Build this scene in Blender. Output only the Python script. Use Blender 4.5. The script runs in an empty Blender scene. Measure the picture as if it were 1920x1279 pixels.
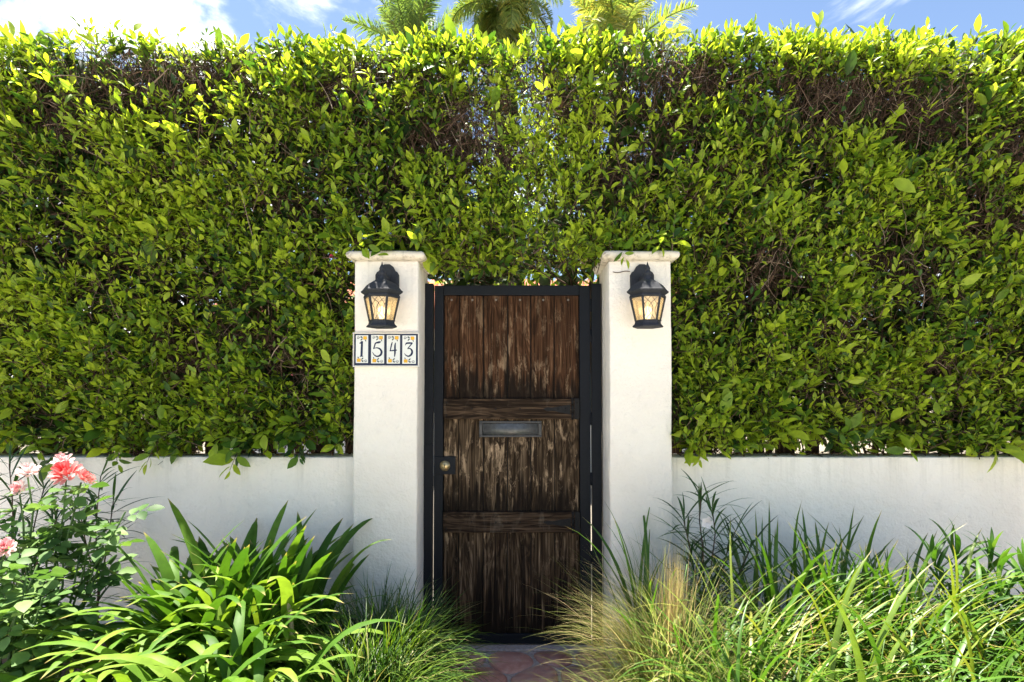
import bpy, bmesh, math, random
import numpy as np
from mathutils import Vector, Matrix, noise as mnoise

random.seed(7)
rng = np.random.default_rng(11)
S = bpy.context.scene
COL = S.collection
R = math.radians

# ------------------------------------------------------------------ camera
CAM = Vector((0.0, -2.9, 1.38))
F_PX = 1066.7
TILT = R(1.8)
PPX, PPY = 961.0, 706.5          # principal point in photograph pixels
cd = bpy.data.cameras.new('camera')
cd.sensor_width = 36.0
cd.lens = 36.0 * F_PX / 1920.0
cd.shift_y = (PPY - 639.5) / 1920.0
cd.shift_x = -(PPX - 960.0) / 1920.0
cd.clip_start = 0.05
cd.clip_end = 2000
cam = bpy.data.objects.new('camera', cd)
cam.location = CAM
cam.rotation_euler = (math.pi / 2 + TILT, 0, 0)
COL.objects.link(cam)
S.camera = cam


def at(px, py, Y):
    """point of the plane y=Y seen at a photograph pixel"""
    u = (px - PPX) / F_PX
    v = -(py - PPY) / F_PX
    d = Vector((u, math.cos(TILT) - v * math.sin(TILT), math.sin(TILT) + v * math.cos(TILT)))
    t = (Y - CAM.y) / d.y
    return CAM + d * t


# ------------------------------------------------------------------ light
SUN_EL, SUN_AZ = R(76.0), R(-45.0)     # azimuth clockwise from +Y: behind the hedge and to the left
EXPOSURE = 2.62
SKY_STRENGTH = 0.038
SUN_STRENGTH = 3.5
w = bpy.data.worlds.new('World')
S.world = w
w.use_nodes = True
nt = w.node_tree
nt.nodes.clear()


def N(tree, typ, **kw):
    n = tree.nodes.new(typ)
    for k, v in kw.items():
        setattr(n, k, v)
    return n


out = N(nt, 'ShaderNodeOutputWorld')
bg = N(nt, 'ShaderNodeBackground')
bg.inputs['Strength'].default_value = SKY_STRENGTH
sky = N(nt, 'ShaderNodeTexSky', sky_type='NISHITA')
sky.sun_disc = False
sky.sun_elevation = SUN_EL
sky.sun_rotation = SUN_AZ % (2 * math.pi)
sky.altitude = 50
sky.air_density = 1.0
sky.dust_density = 0.6
sky.ozone_density = 1.6
tc = N(nt, 'ShaderNodeTexCoord')
mp = N(nt, 'ShaderNodeMapping')
mp.inputs['Scale'].default_value = (1.0, 1.0, 1.7)
mp.inputs['Location'].default_value = (0.8425, 4.0420, 1.8198)
nz = N(nt, 'ShaderNodeTexNoise')
nz.inputs['Scale'].default_value = 3.2
nz.inputs['Detail'].default_value = 9
nz.inputs['Roughness'].default_value = 0.58
nz.inputs['Distortion'].default_value = 0.35
dirc = (at(90, -30, 5) - CAM).normalized()
dp = N(nt, 'ShaderNodeVectorMath', operation='DOT_PRODUCT')
dp.inputs[1].default_value = dirc
mr = N(nt, 'ShaderNodeMapRange')
mr.inputs['From Min'].default_value = 0.86
mr.inputs['From Max'].default_value = 1.0
mr.inputs['To Min'].default_value = -0.03
mr.inputs['To Max'].default_value = 0.085
ad = N(nt, 'ShaderNodeMath', operation='ADD')
cr = N(nt, 'ShaderNodeMapRange', interpolation_type='SMOOTHSTEP')
cr.inputs['From Min'].default_value = 0.52
cr.inputs['From Max'].default_value = 0.72
mx = N(nt, 'ShaderNodeMix', data_type='RGBA')
mx.inputs['B'].default_value = (17.0, 16.4, 15.3, 1)
L = nt.links.new
L(tc.outputs['Generated'], mp.inputs['Vector'])
L(mp.outputs['Vector'], nz.inputs['Vector'])
L(tc.outputs['Generated'], dp.inputs[0])
L(dp.outputs['Value'], mr.inputs['Value'])
L(nz.outputs['Fac'], ad.inputs[0])
L(mr.outputs['Result'], ad.inputs[1])
L(ad.outputs[0], cr.inputs['Value'])
L(cr.outputs['Result'], mx.inputs['Factor'])
L(sky.outputs['Color'], mx.inputs['A'])
L(mx.outputs['Result'], bg.inputs['Color'])
L(bg.outputs['Background'], out.inputs['Surface'])

sl = bpy.data.lights.new('sun', 'SUN')
sl.energy = SUN_STRENGTH
sl.angle = R(0.53)
sl.color = (1.0, 0.93, 0.82)
so = bpy.data.objects.new('sun', sl)
to_sun = Vector((math.sin(SUN_AZ) * math.cos(SUN_EL), math.cos(SUN_AZ) * math.cos(SUN_EL), math.sin(SUN_EL)))
so.rotation_euler = to_sun.to_track_quat('Z', 'Y').to_euler()
so.location = (-4, 6, 12)
COL.objects.link(so)

S.view_settings.view_transform = 'Standard'
S.view_settings.look = 'None'
S.view_settings.exposure = EXPOSURE
S.view_settings.gamma = 1.0
S.view_settings.use_curve_mapping = False
S.render.engine = 'CYCLES'
S.cycles.max_bounces = 10
S.cycles.diffuse_bounces = 5
S.cycles.transmission_bounces = 8
S.cycles.transparent_max_bounces = 8
S.cycles.sample_clamp_indirect = 8.0


# ------------------------------------------------------------------ scene tree helpers
def tag(o, label=None, cat=None, group=None, kind=None):
    if label: o['label'] = label
    if cat: o['category'] = cat
    if group: o['group'] = group
    if kind: o['kind'] = kind
    return o


def thing(name, label, cat, loc=(0, 0, 0), rz=0.0, group=None):
    o = bpy.data.objects.new(name, None)
    o.empty_display_size = 0.1
    o.location = loc
    o.rotation_euler = (0, 0, rz)
    COL.objects.link(o)
    return tag(o, label, cat, group)


def link(name, me, mat=None, parent=None, loc=None, rot=None, scale=None):
    o = bpy.data.objects.new(name, me)
    if mat is not None and len(me.materials) == 0:
        me.materials.append(mat)
    COL.objects.link(o)
    if parent: o.parent = parent
    if loc is not None: o.location = loc
    if rot is not None: o.rotation_euler = rot
    if scale is not None: o.scale = scale
    return o


def smooth(me, on=True):
    me.polygons.foreach_set('use_smooth', [on] * len(me.polygons))


def bm_mesh(bm, name, sm=False):
    me = bpy.data.meshes.new(name)
    bm.normal_update()
    bm.to_mesh(me)
    bm.free()
    if sm: smooth(me)
    return me


def box_bm(bm, x0, x1, y0, y1, z0, z1, bev=0.0, seg=2):
    r = bmesh.ops.create_cube(bm, size=1.0)
    vs = r['verts']
    for v in vs:
        v.co = Vector(((x0 + x1) / 2 + v.co.x * (x1 - x0), (y0 + y1) / 2 + v.co.y * (y1 - y0), (z0 + z1) / 2 + v.co.z * (z1 - z0)))
    if bev > 0:
        es = list({e for v in vs for e in v.link_edges})
        bmesh.ops.bevel(bm, geom=es, offset=bev, segments=seg, profile=0.5, affect='EDGES')


def box(name, x0, x1, y0, y1, z0, z1, mat, parent=None, bev=0.0, seg=2):
    bm = bmesh.new()
    box_bm(bm, x0, x1, y0, y1, z0, z1, bev, seg)
    return link(name, bm_mesh(bm, name), mat, parent)


def prism_mesh(name, pts, y0, y1, bev=0.0):
    """outline in (x,z), extruded from y0 (front) to y1"""
    bm = bmesh.new()
    f = bm.faces.new([bm.verts.new((x, y1, z)) for x, z in pts])
    r = bmesh.ops.extrude_face_region(bm, geom=[f])
    for e in r['geom']:
        if isinstance(e, bmesh.types.BMVert): e.co.y = y0
    bmesh.ops.recalc_face_normals(bm, faces=bm.faces[:])
    if bev:
        fr = [e for e in bm.edges if all(abs(v.co.y - y0) < 1e-6 for v in e.verts)]
        bmesh.ops.bevel(bm, geom=fr, offset=bev, segments=2, profile=0.5, affect='EDGES')
    return bm_mesh(bm, name)


def lathe_bm(bm, prof, n, cx=0, cy=0, rot=0.0):
    """prof: list of (r,z) from bottom to top"""
    rings = []
    for r, z in prof:
        rings.append([bm.verts.new((cx + r * math.cos(rot + 2 * math.pi * k / n), cy + r * math.sin(rot + 2 * math.pi * k / n), z)) for k in range(n)])
    for a, b in zip(rings[:-1], rings[1:]):
        for k in range(n):
            bm.faces.new((a[k], a[(k + 1) % n], b[(k + 1) % n], b[k]))
    bm.faces.new(rings[0][::-1])
    bm.faces.new(rings[-1])


def tube_bm(bm, pts, rad, n=6, cap=True):
    pts = [Vector(p) for p in pts]
    rads = rad if isinstance(rad, (list, tuple)) else [rad] * len(pts)
    rings = []
    up = Vector((0.31, 0.2, 0.93)).normalized()
    for i, p in enumerate(pts):
        d = (pts[min(i + 1, len(pts) - 1)] - pts[max(i - 1, 0)]).normalized()
        a = d.cross(up)
        if a.length < 1e-3: a = d.cross(Vector((1, 0, 0)))
        a.normalize()
        b = d.cross(a)
        rings.append([bm.verts.new(p + (a * math.cos(2 * math.pi * k / n) + b * math.sin(2 * math.pi * k / n)) * rads[i]) for k in range(n)])
    for A, B in zip(rings[:-1], rings[1:]):
        for k in range(n):
            bm.faces.new((A[k], A[(k + 1) % n], B[(k + 1) % n], B[k]))
    if cap:
        bm.faces.new(rings[0][::-1])
        bm.faces.new(rings[-1])


def np_mesh(name, verts, tris, attrs=None, sm=True):
    me = bpy.data.meshes.new(name)
    verts = np.ascontiguousarray(verts, dtype=np.float32)
    tris = np.ascontiguousarray(tris, dtype=np.int32)
    nf, k = tris.shape
    me.vertices.add(len(verts))
    me.vertices.foreach_set('co', verts.ravel())
    me.loops.add(nf * k)
    me.loops.foreach_set('vertex_index', tris.ravel())
    me.polygons.add(nf)
    me.polygons.foreach_set('loop_start', np.arange(0, nf * k, k, dtype=np.int32))
    me.polygons.foreach_set('use_smooth', np.full(nf, sm, dtype=bool))
    for nm, arr in (attrs or {}).items():
        at_ = me.attributes.new(nm, 'FLOAT', 'POINT')
        at_.data.foreach_set('value', np.ascontiguousarray(arr, dtype=np.float32))
    me.update(calc_edges=True)
    return me


def unit(a):
    return a / np.maximum(np.linalg.norm(a, axis=-1, keepdims=True), 1e-9)


def fbm(x, y, z=0.0, octs=3):
    return mnoise.fractal(Vector((x, y, z)), 1.0, 2.0, octs)


# ------------------------------------------------------------------ materials
def mat_new(name):
    m = bpy.data.materials.new(name)
    m.use_nodes = True
    t = m.node_tree
    t.nodes.clear()
    o = N(t, 'ShaderNodeOutputMaterial')
    return m, t, o


def ramp(t, fac, stops):
    r = N(t, 'ShaderNodeValToRGB')
    el = r.color_ramp.elements
    while len(el) > 1: el.remove(el[-1])
    el[0].position, el[0].color = stops[0][0], (*stops[0][1], 1)
    for p, c in stops[1:]:
        e = el.new(p)
        e.color = (*c, 1)
    t.links.new(fac, r.inputs['Fac'])
    return r.outputs['Color']


def noise_node(t, vec, scale, detail=4, rough=0.55, dist=0.0, out='Fac'):
    n = N(t, 'ShaderNodeTexNoise')
    n.inputs['Scale'].default_value = scale
    n.inputs['Detail'].default_value = detail
    n.inputs['Roughness'].default_value = rough
    n.inputs['Distortion'].default_value = dist
    if vec is not None: t.links.new(vec, n.inputs['Vector'])
    return n.outputs[out]


def mapping(t, vec, scale=(1, 1, 1), loc=(0, 0, 0)):
    m = N(t, 'ShaderNodeMapping')
    m.inputs['Scale'].default_value = scale
    m.inputs['Location'].default_value = loc
    t.links.new(vec, m.inputs['Vector'])
    return m.outputs['Vector']


def mixc(t, fac, a, b, blend='MIX'):
    m = N(t, 'ShaderNodeMix', data_type='RGBA', blend_type=blend)
    for s, v in (('Factor', fac), ('A', a), ('B', b)):
        if isinstance(v, (int, float)): m.inputs[s].default_value = v
        elif isinstance(v, tuple): m.inputs[s].default_value = (*v, 1)
        else: t.links.new(v, m.inputs[s])
    return m.outputs['Result']


def math_(t, op, a, b=0.5, clamp=False):
    m = N(t, 'ShaderNodeMath', operation=op)
    m.use_clamp = clamp
    for i, v in ((0, a), (1, b)):
        if isinstance(v, (int, float)): m.inputs[i].default_value = v
        else: t.links.new(v, m.inputs[i])
    return m.outputs[0]


def rng_(t, v, a, b, c=0.0, d=1.0, sm=True):
    m = N(t, 'ShaderNodeMapRange')
    if sm: m.interpolation_type = 'SMOOTHSTEP'
    t.links.new(v, m.inputs['Value'])
    m.inputs['From Min'].default_value = a
    m.inputs['From Max'].default_value = b
    m.inputs['To Min'].default_value = c
    m.inputs['To Max'].default_value = d
    return m.outputs['Result']


def bump(t, h, strength=0.3, dist=0.01):
    b = N(t, 'ShaderNodeBump')
    b.inputs['Strength'].default_value = strength
    b.inputs['Distance'].default_value = dist
    t.links.new(h, b.inputs['Height'])
    return b.outputs['Normal']


def principled(t, o, col, rough=0.5, spec=0.5, metal=0.0, normal=None):
    p = N(t, 'ShaderNodeBsdfPrincipled')
    if isinstance(col, tuple): p.inputs['Base Color'].default_value = (*col, 1)
    else: t.links.new(col, p.inputs['Base Color'])
    if isinstance(rough, (int, float)): p.inputs['Roughness'].default_value = rough
    else: t.links.new(rough, p.inputs['Roughness'])
    p.inputs['Specular IOR Level'].default_value = spec
    p.inputs['Metallic'].default_value = metal
    if normal is not None: t.links.new(normal, p.inputs['Normal'])
    t.links.new(p.outputs[0], o.inputs['Surface'])
    return p


def simple(name, col, rough=0.6, spec=0.4, metal=0.0, nscale=40, var=0.25, bmp=0.0):
    m, t, o = mat_new(name)
    c = N(t, 'ShaderNodeTexCoord').outputs['Object']
    n = noise_node(t, c, nscale, 5)
    cc = mixc(t, n, tuple(x * (1 - var) for x in col), tuple(min(1, x * (1 + var)) for x in col))
    principled(t, o, cc, rough, spec, metal, bump(t, n, bmp, 0.004) if bmp else None)
    return m


def leaf_mat(name, stops, trans, tfac=0.35, rough=0.4, spec=0.45, tip=None, obj_random=0.0):
    """stops: ramp over the per-leaf tint; trans: multiplies the tint colour for light passing through"""
    m, t, o = mat_new(name)
    a = N(t, 'ShaderNodeAttribute', attribute_name='tint')
    fac = a.outputs['Fac']
    if obj_random:
        oi = N(t, 'ShaderNodeObjectInfo')
        fac = math_(t, 'ADD', fac, math_(t, 'MULTIPLY', math_(t, 'SUBTRACT', oi.outputs['Random'], 0.5), obj_random))
    col = ramp(t, fac, stops)
    g = N(t, 'ShaderNodeNewGeometry')
    n = noise_node(t, g.outputs['Position'], 30, 3)
    col = mixc(t, 0.35, col, mixc(t, rng_(t, n, 0.3, 0.7), tuple([0.55] * 3), tuple([1.25] * 3)), 'MULTIPLY')
    if tip is not None:
        al = N(t, 'ShaderNodeAttribute', attribute_name='along')
        col = mixc(t, rng_(t, al.outputs['Fac'], tip[1], 1.0), col, tip[0])
    p = N(t, 'ShaderNodeBsdfPrincipled')
    t.links.new(col, p.inputs['Base Color'])
    p.inputs['Roughness'].default_value = rough
    p.inputs['Specular IOR Level'].default_value = spec
    tr = N(t, 'ShaderNodeBsdfTranslucent')
    tcol = mixc(t, 1.0, col, trans, 'MULTIPLY')
    t.links.new(tcol, tr.inputs['Color'])
    ms = N(t, 'ShaderNodeMixShader')
    ms.inputs[0].default_value = tfac
    t.links.new(p.outputs[0], ms.inputs[1])
    t.links.new(tr.outputs[0], ms.inputs[2])
    t.links.new(ms.outputs[0], o.inputs['Surface'])
    return m


def stucco_mat(name, grime_z0, grime_z1, ca, cb):
    m, t, o = mat_new(name)
    c = N(t, 'ShaderNodeTexCoord').outputs['Object']
    big = noise_node(t, c, 3.0, 5)
    fine = noise_node(t, c, 85, 4)
    mid = noise_node(t, c, 22, 5, 0.6)
    streak = noise_node(t, mapping(t, c, (26, 26, 1.1)), 1.0, 6, 0.65)
    col = mixc(t, rng_(t, big, 0.3, 0.7), ca, cb)
    col = mixc(t, math_(t, 'MULTIPLY', rng_(t, mid, 0.52, 0.75), 0.16), col, (0.55, 0.52, 0.46))
    sep = N(t, 'ShaderNodeSeparateXYZ')
    t.links.new(c, sep.inputs[0])
    g = rng_(t, sep.outputs['Z'], grime_z0, grime_z1)
    gm = math_(t, 'MULTIPLY', g, rng_(t, streak, 0.46, 0.72))
    col = mixc(t, math_(t, 'MULTIPLY', gm, 0.30), col, (0.42, 0.39, 0.33))
    sp = rng_(t, noise_node(t, c, 55, 3, 0.7), 0.74, 0.80)
    sp = math_(t, 'MULTIPLY', sp, rng_(t, big, 0.48, 0.62))
    col = mixc(t, math_(t, 'MULTIPLY', sp, 0.5), col, (0.30, 0.24, 0.18))
    low = rng_(t, sep.outputs['Z'], 0.45, 0.0)
    col = mixc(t, math_(t, 'MULTIPLY', low, math_(t, 'MULTIPLY', mid, 0.5)), col, (0.40, 0.36, 0.29))
    h = math_(t, 'ADD', math_(t, 'MULTIPLY', fine, 0.45), mid)
    principled(t, o, col, 0.75, 0.25, 0, bump(t, h, 0.9, 0.010))
    return m


M = {}
M['stucco_wall'] = stucco_mat('white_stucco_wall', 0.80, 1.06, (0.86, 0.805, 0.73), (0.90, 0.855, 0.785))  # same white paint as the pillars, lightened to offset shade from the plants
M['stucco_pillar'] = stucco_mat('white_stucco_pillar', 1.75, 2.10, (0.755, 0.705, 0.635), (0.80, 0.76, 0.69))  # wall paint again, darkened because the pillars catch more light
# weathered cap
m, t, o = mat_new('weathered_cap')
c = N(t, 'ShaderNodeTexCoord').outputs['Object']
a = noise_node(t, c, 26, 7, 0.7)
b = noise_node(t, c, 7, 5, 0.6)
col = mixc(t, rng_(t, a, 0.46, 0.72), (0.66, 0.60, 0.50), (0.16, 0.13, 0.10))
col = mixc(t, rng_(t, b, 0.4, 0.62), col, (0.70, 0.66, 0.57))
principled(t, o, col, 0.85, 0.2, 0, bump(t, a, 0.5, 0.006))
M['cap'] = m
M['steel'] = simple('black_blue_steel', (0.0075, 0.0095, 0.0135), 0.55, 0.14, 0, 55, 0.35, 0.1)
M['iron'] = simple('hinge_iron', (0.009, 0.009, 0.0095), 0.65, 0.2, 0, 70, 0.5, 0.4)
M['lantern'] = simple('lantern_black_metal', (0.024, 0.027, 0.034), 0.75, 0.3, 0, 120, 0.6, 0.35)
M['brass'] = simple('worn_brass', (0.50, 0.40, 0.22), 0.38, 0.5, 0.9, 90, 0.3, 0.1)
M['keyway'] = simple('dark_keyway', (0.02, 0.018, 0.015), 0.6)
M['screw'] = simple('rusty_screw', (0.20, 0.18, 0.16), 0.5, 0.5, 0.6, 200, 0.4)
M['slot'] = simple('mail_slot_dark_metal', (0.020, 0.022, 0.024), 0.33, 0.6, 0.2, 60, 0.6, 0.3)


def wood_mat(name, horizontal=False):
    m, t, o = mat_new(name)
    g = N(t, 'ShaderNodeNewGeometry').outputs['Position']
    oi = N(t, 'ShaderNodeObjectInfo').outputs['Random']
    cb = N(t, 'ShaderNodeCombineXYZ')
    t.links.new(math_(t, 'MULTIPLY', oi, 37.0), cb.inputs[0])
    t.links.new(math_(t, 'MULTIPLY', oi, 11.0), cb.inputs[1])
    t.links.new(math_(t, 'MULTIPLY', oi, 23.0), cb.inputs[2])
    va = N(t, 'ShaderNodeVectorMath', operation='ADD')
    t.links.new(g, va.inputs[0])
    t.links.new(cb.outputs[0], va.inputs[1])
    p = va.outputs[0]
    sc = (1.8, 85, 85) if horizontal else (85, 85, 1.8)
    sc2 = (5.0, 170, 170) if horizontal else (170, 170, 5.0)
    sc3 = (1.3, 9, 9) if horizontal else (9, 9, 1.3)
    grain = noise_node(t, mapping(t, p, sc), 1.0, 6, 0.66, 0.18)
    fine = noise_node(t, mapping(t, p, sc2), 1.0, 4, 0.6)
    band = noise_node(t, mapping(t, p, sc3), 1.0, 3, 0.5, 1.2)
    # growth-ring figure: wavering bands
    ring = math_(t, 'SINE', math_(t, 'MULTIPLY', band, 60.0))
    ring = rng_(t, ring, -1, 1)
    blot = noise_node(t, mapping(t, p, (11, 11, 4.5)), 1.0, 7, 0.68, 0.6)
    fig = math_(t, 'ADD', math_(t, 'MULTIPLY', grain, 0.86), math_(t, 'MULTIPLY', ring, 0.14))
    if horizontal:
        col = ramp(t, fig, [(0.25, (0.005, 0.0035, 0.0025)), (0.48, (0.022, 0.014, 0.009)), (0.68, (0.08, 0.052, 0.032)), (0.85, (0.22, 0.165, 0.115))])
        col = mixc(t, math_(t, 'MULTIPLY', rng_(t, blot, 0.55, 0.75), 0.4), col, (0.17, 0.14, 0.105))
    else:
        sep = N(t, 'ShaderNodeSeparateXYZ')
        t.links.new(g, sep.inputs[0])
        z = sep.outputs['Z']
        red = ramp(t, fig, [(0.24, (0.006, 0.0035, 0.002)), (0.42, (0.030, 0.0145, 0.0075)), (0.60, (0.066, 0.031, 0.0155)), (0.82, (0.20, 0.115, 0.065))])
        grey = ramp(t, fig, [(0.28, (0.005, 0.0035, 0.0024)), (0.46, (0.030, 0.019, 0.011)), (0.60, (0.075, 0.050, 0.029)), (0.82, (0.30, 0.22, 0.145))])
        zw = math_(t, 'ADD', z, math_(t, 'MULTIPLY', math_(t, 'SUBTRACT', blot, 0.5), 0.5))
        up = rng_(t, zw, 1.22, 1.42)                # upper field keeps its red-brown colour
        col = mixc(t, up, grey, red)
        # pale flaked patches, strongest in the middle field
        fl = noise_node(t, mapping(t, p, (34, 34, 9.0)), 1.0, 8, 0.72, 0.5)
        mid = math_(t, 'MULTIPLY', rng_(t, z, 0.25, 0.85), rng_(t, z, 1.75, 1.30, 0.30, 1.0))
        pale = math_(t, 'MULTIPLY', rng_(t, math_(t, 'ADD', fl, math_(t, 'MULTIPLY', math_(t, 'SUBTRACT', blot, 0.5), 0.55)), 0.52, 0.68), mid)
        col = mixc(t, math_(t, 'MULTIPLY', pale, 0.75), col, (0.42, 0.30, 0.19))
        dk = rng_(t, math_(t, 'ADD', fl, math_(t, 'MULTIPLY', math_(t, 'SUBTRACT', blot, 0.5), -0.7)), 0.60, 0.74)
        col = mixc(t, math_(t, 'MULTIPLY', dk, 0.85), col, (0.010, 0.007, 0.005))
        # water stains climbing from each ledge
        tall = noise_node(t, mapping(t, p, (30, 30, 1.0)), 1.0, 5, 0.7)
        for z0, hgt in ((1.355, 0.26), (0.735, 0.24), (0.03, 0.62)):
            k = math_(t, 'SUBTRACT', z, z0)
            lim = math_(t, 'MULTIPLY', rng_(t, tall, 0.30, 0.74), hgt)
            inside = math_(t, 'GREATER_THAN', k, -0.02)
            s = rng_(t, math_(t, 'SUBTRACT', lim, k), -0.05, 0.07)
            col = mixc(t, math_(t, 'MULTIPLY', math_(t, 'MULTIPLY', s, inside), 0.9), col, (0.009, 0.0065, 0.005))
    col = mixc(t, 1.0, col, mixc(t, rng_(t, fine, 0.3, 0.7), tuple([0.62] * 3), tuple([1.35] * 3)), 'MULTIPLY')
    h = math_(t, 'ADD', grain, math_(t, 'MULTIPLY', fine, 0.5))
    principled(t, o, col, 0.8, 0.08, 0, bump(t, h, 0.8, 0.004))
    return m


M['plank'] = wood_mat('weathered_plank')
M['board'] = wood_mat('weathered_cross_board', True)
M['bark'] = simple('brown_twig_bark', (0.085, 0.055, 0.038), 0.85, 0.15, 0, 25, 0.55)
M['twig'] = simple('dry_twig', (0.088, 0.053, 0.035), 0.85, 0.15, 0, 12, 0.6)
m, t, o = mat_new('dry_twig_mixed')
tw_ = N(t, 'ShaderNodeAttribute', attribute_name='tint')
principled(t, o, ramp(t, tw_.outputs['Fac'], [(0.0, (0.022, 0.013, 0.009)), (0.5, (0.075, 0.045, 0.030)), (0.85, (0.16, 0.105, 0.072)), (1.0, (0.30, 0.23, 0.17))]), 0.8, 0.2)
M['twig'] = m
M['fence_wood'] = simple('dark_fence_wood', (0.05, 0.035, 0.026), 0.8, 0.2, 0, 14, 0.4)

M['hedge_leaf'] = leaf_mat('hedge_leaf', [(0.0, (0.018, 0.050, 0.012)), (0.3, (0.050, 0.120, 0.014)), (0.50, (0.155, 0.255, 0.020)), (0.75, (0.31, 0.41, 0.030)), (1.0, (0.37, 0.46, 0.04))], (1.75, 1.7, 0.8), 0.40, 0.45, 0.35)
M['hedge_shaded'] = leaf_mat('hedge_shaded_leaf', [(0.0, (0.012, 0.034, 0.009)), (0.5, (0.030, 0.072, 0.011)), (1.0, (0.07, 0.13, 0.014))], (1.6, 1.7, 0.8), 0.18, 0.5, 0.3)  # dark copy of the hedge leaf: interior shade put into its colour
M['agapanthus'] = leaf_mat('agapanthus_leaf', [(0.0, (0.026, 0.080, 0.010)), (0.5, (0.080, 0.175, 0.018)), (1.0, (0.19, 0.29, 0.035))], (1.7, 1.7, 0.7), 0.30, 0.52, 0.20, ((0.34, 0.26, 0.10), 0.94), 0.5)
M['daylily'] = leaf_mat('daylily_blade', [(0.0, (0.025, 0.075, 0.010)), (0.45, (0.075, 0.170, 0.016)), (0.72, (0.19, 0.24, 0.035)), (0.88, (0.33, 0.27, 0.09)), (1.0, (0.22, 0.11, 0.045))], (1.7, 1.7, 0.7), 0.32, 0.42, 0.4, ((0.30, 0.22, 0.10), 0.9))
M['mondo'] = leaf_mat('mondo_blade', [(0.0, (0.014, 0.040, 0.007)), (0.5, (0.040, 0.100, 0.011)), (0.9, (0.13, 0.20, 0.02)), (1.0, (0.30, 0.26, 0.12))], (1.7, 1.7, 0.7), 0.28, 0.42, 0.4)
M['feather'] = leaf_mat('feather_grass_blade', [(0.0, (0.08, 0.14, 0.03)), (0.45, (0.22, 0.28, 0.07)), (0.68, (0.50, 0.42, 0.22)), (1.0, (0.60, 0.47, 0.30))], (1.4, 1.35, 1.0), 0.5, 0.5, 0.3)
M['variegated'] = leaf_mat('variegated_blade', [(0.0, (0.10, 0.20, 0.05)), (0.5, (0.30, 0.40, 0.14)), (1.0, (0.58, 0.58, 0.36))], (1.3, 1.3, 0.8), 0.3, 0.45, 0.35)
M['rose_leaf'] = leaf_mat('rose_leaf', [(0.0, (0.040, 0.095, 0.024)), (0.5, (0.095, 0.18, 0.05)), (1.0, (0.19, 0.29, 0.09))], (1.7, 1.8, 0.8), 0.28, 0.52, 0.2, None, 0.6)
M['ruellia'] = leaf_mat('narrow_leaf', [(0.0, (0.014, 0.040, 0.012)), (0.5, (0.030, 0.080, 0.018)), (1.0, (0.075, 0.15, 0.022))], (1.6, 1.7, 0.7), 0.28, 0.38, 0.45, None, 0.5)
M['lance'] = leaf_mat('lance_leaf', [(0.0, (0.020, 0.065, 0.012)), (0.5, (0.050, 0.135, 0.016)), (1.0, (0.13, 0.24, 0.03))], (1.7, 1.7, 0.7), 0.30, 0.48, 0.28, None, 0.5)
M['palm'] = leaf_mat('palm_leaflet', [(0.0, (0.06, 0.12, 0.04)), (0.5, (0.14, 0.21, 0.055)), (0.8, (0.30, 0.30, 0.07)), (1.0, (0.48, 0.34, 0.09))], (1.5, 1.5, 0.7), 0.5, 0.4, 0.5)
M['coral'] = leaf_mat('coral_petal', [(0.0, (0.62, 0.055, 0.060)), (0.5, (0.78, 0.14, 0.14)), (1.0, (0.86, 0.45, 0.42))], (1.0, 0.8, 0.8), 0.35, 0.5, 0.3)
M['pink'] = leaf_mat('pale_pink_petal', [(0.0, (0.70, 0.20, 0.24)), (0.5, (0.82, 0.46, 0.47)), (1.0, (0.86, 0.74, 0.70))], (1.0, 0.85, 0.85), 0.35, 0.5, 0.3)
M['white_petal'] = leaf_mat('white_petal', [(0.0, (0.6, 0.5, 0.62)), (1.0, (0.82, 0.78, 0.82))], (1.0, 0.95, 1.0), 0.3, 0.5, 0.3)
M['magenta'] = leaf_mat('magenta_petal', [(0.0, (0.5, 0.03, 0.12)), (1.0, (0.75, 0.10, 0.22))], (1.0, 0.8, 0.8), 0.35, 0.5, 0.3)
M['stem'] = simple('green_stem', (0.07, 0.13, 0.035), 0.6, 0.3, 0, 20, 0.4)
M['dry_stalk'] = simple('pale_dry_stalk', (0.42, 0.33, 0.20), 0.7, 0.2, 0, 40, 0.35)
M['bud'] = simple('pale_green_seed_pod', (0.45, 0.52, 0.22), 0.5, 0.3, 0, 40, 0.2)
M['litter'] = leaf_mat('dry_leaf_litter', [(0.0, (0.05, 0.03, 0.02)), (0.6, (0.14, 0.08, 0.045)), (1.0, (0.33, 0.22, 0.13))], (1, 1, 1), 0.1, 0.8, 0.1)


# ------------------------------------------------------------------ setting: ground
def sheet(name, x0, x1, y0, y1, z, mat):
    me = bpy.data.meshes.new(name)
    me.from_pydata([(x0, y0, z), (x1, y0, z), (x1, y1, z), (x0, y1, z)], [], [(0, 1, 2, 3)])
    return tag(link(name, me, mat), kind='structure')


def ground_mat(name, c0, c1, scale, rough=0.9, bmp=0.4, dist=0.01):
    m, t, o = mat_new(name)
    c = N(t, 'ShaderNodeTexCoord').outputs['Object']
    n = noise_node(t, c, scale, 8, 0.65)
    n2 = noise_node(t, c, scale * 0.06, 4)
    col = mixc(t, rng_(t, n, 0.3, 0.7), c0, c1)
    col = mixc(t, 0.3, col, mixc(t, n2, (0.7, 0.7, 0.7), (1.2, 1.2, 1.2)), 'MULTIPLY')
    principled(t, o, col, rough, 0.2, 0, bump(t, n, bmp, dist))
    return m


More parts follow.
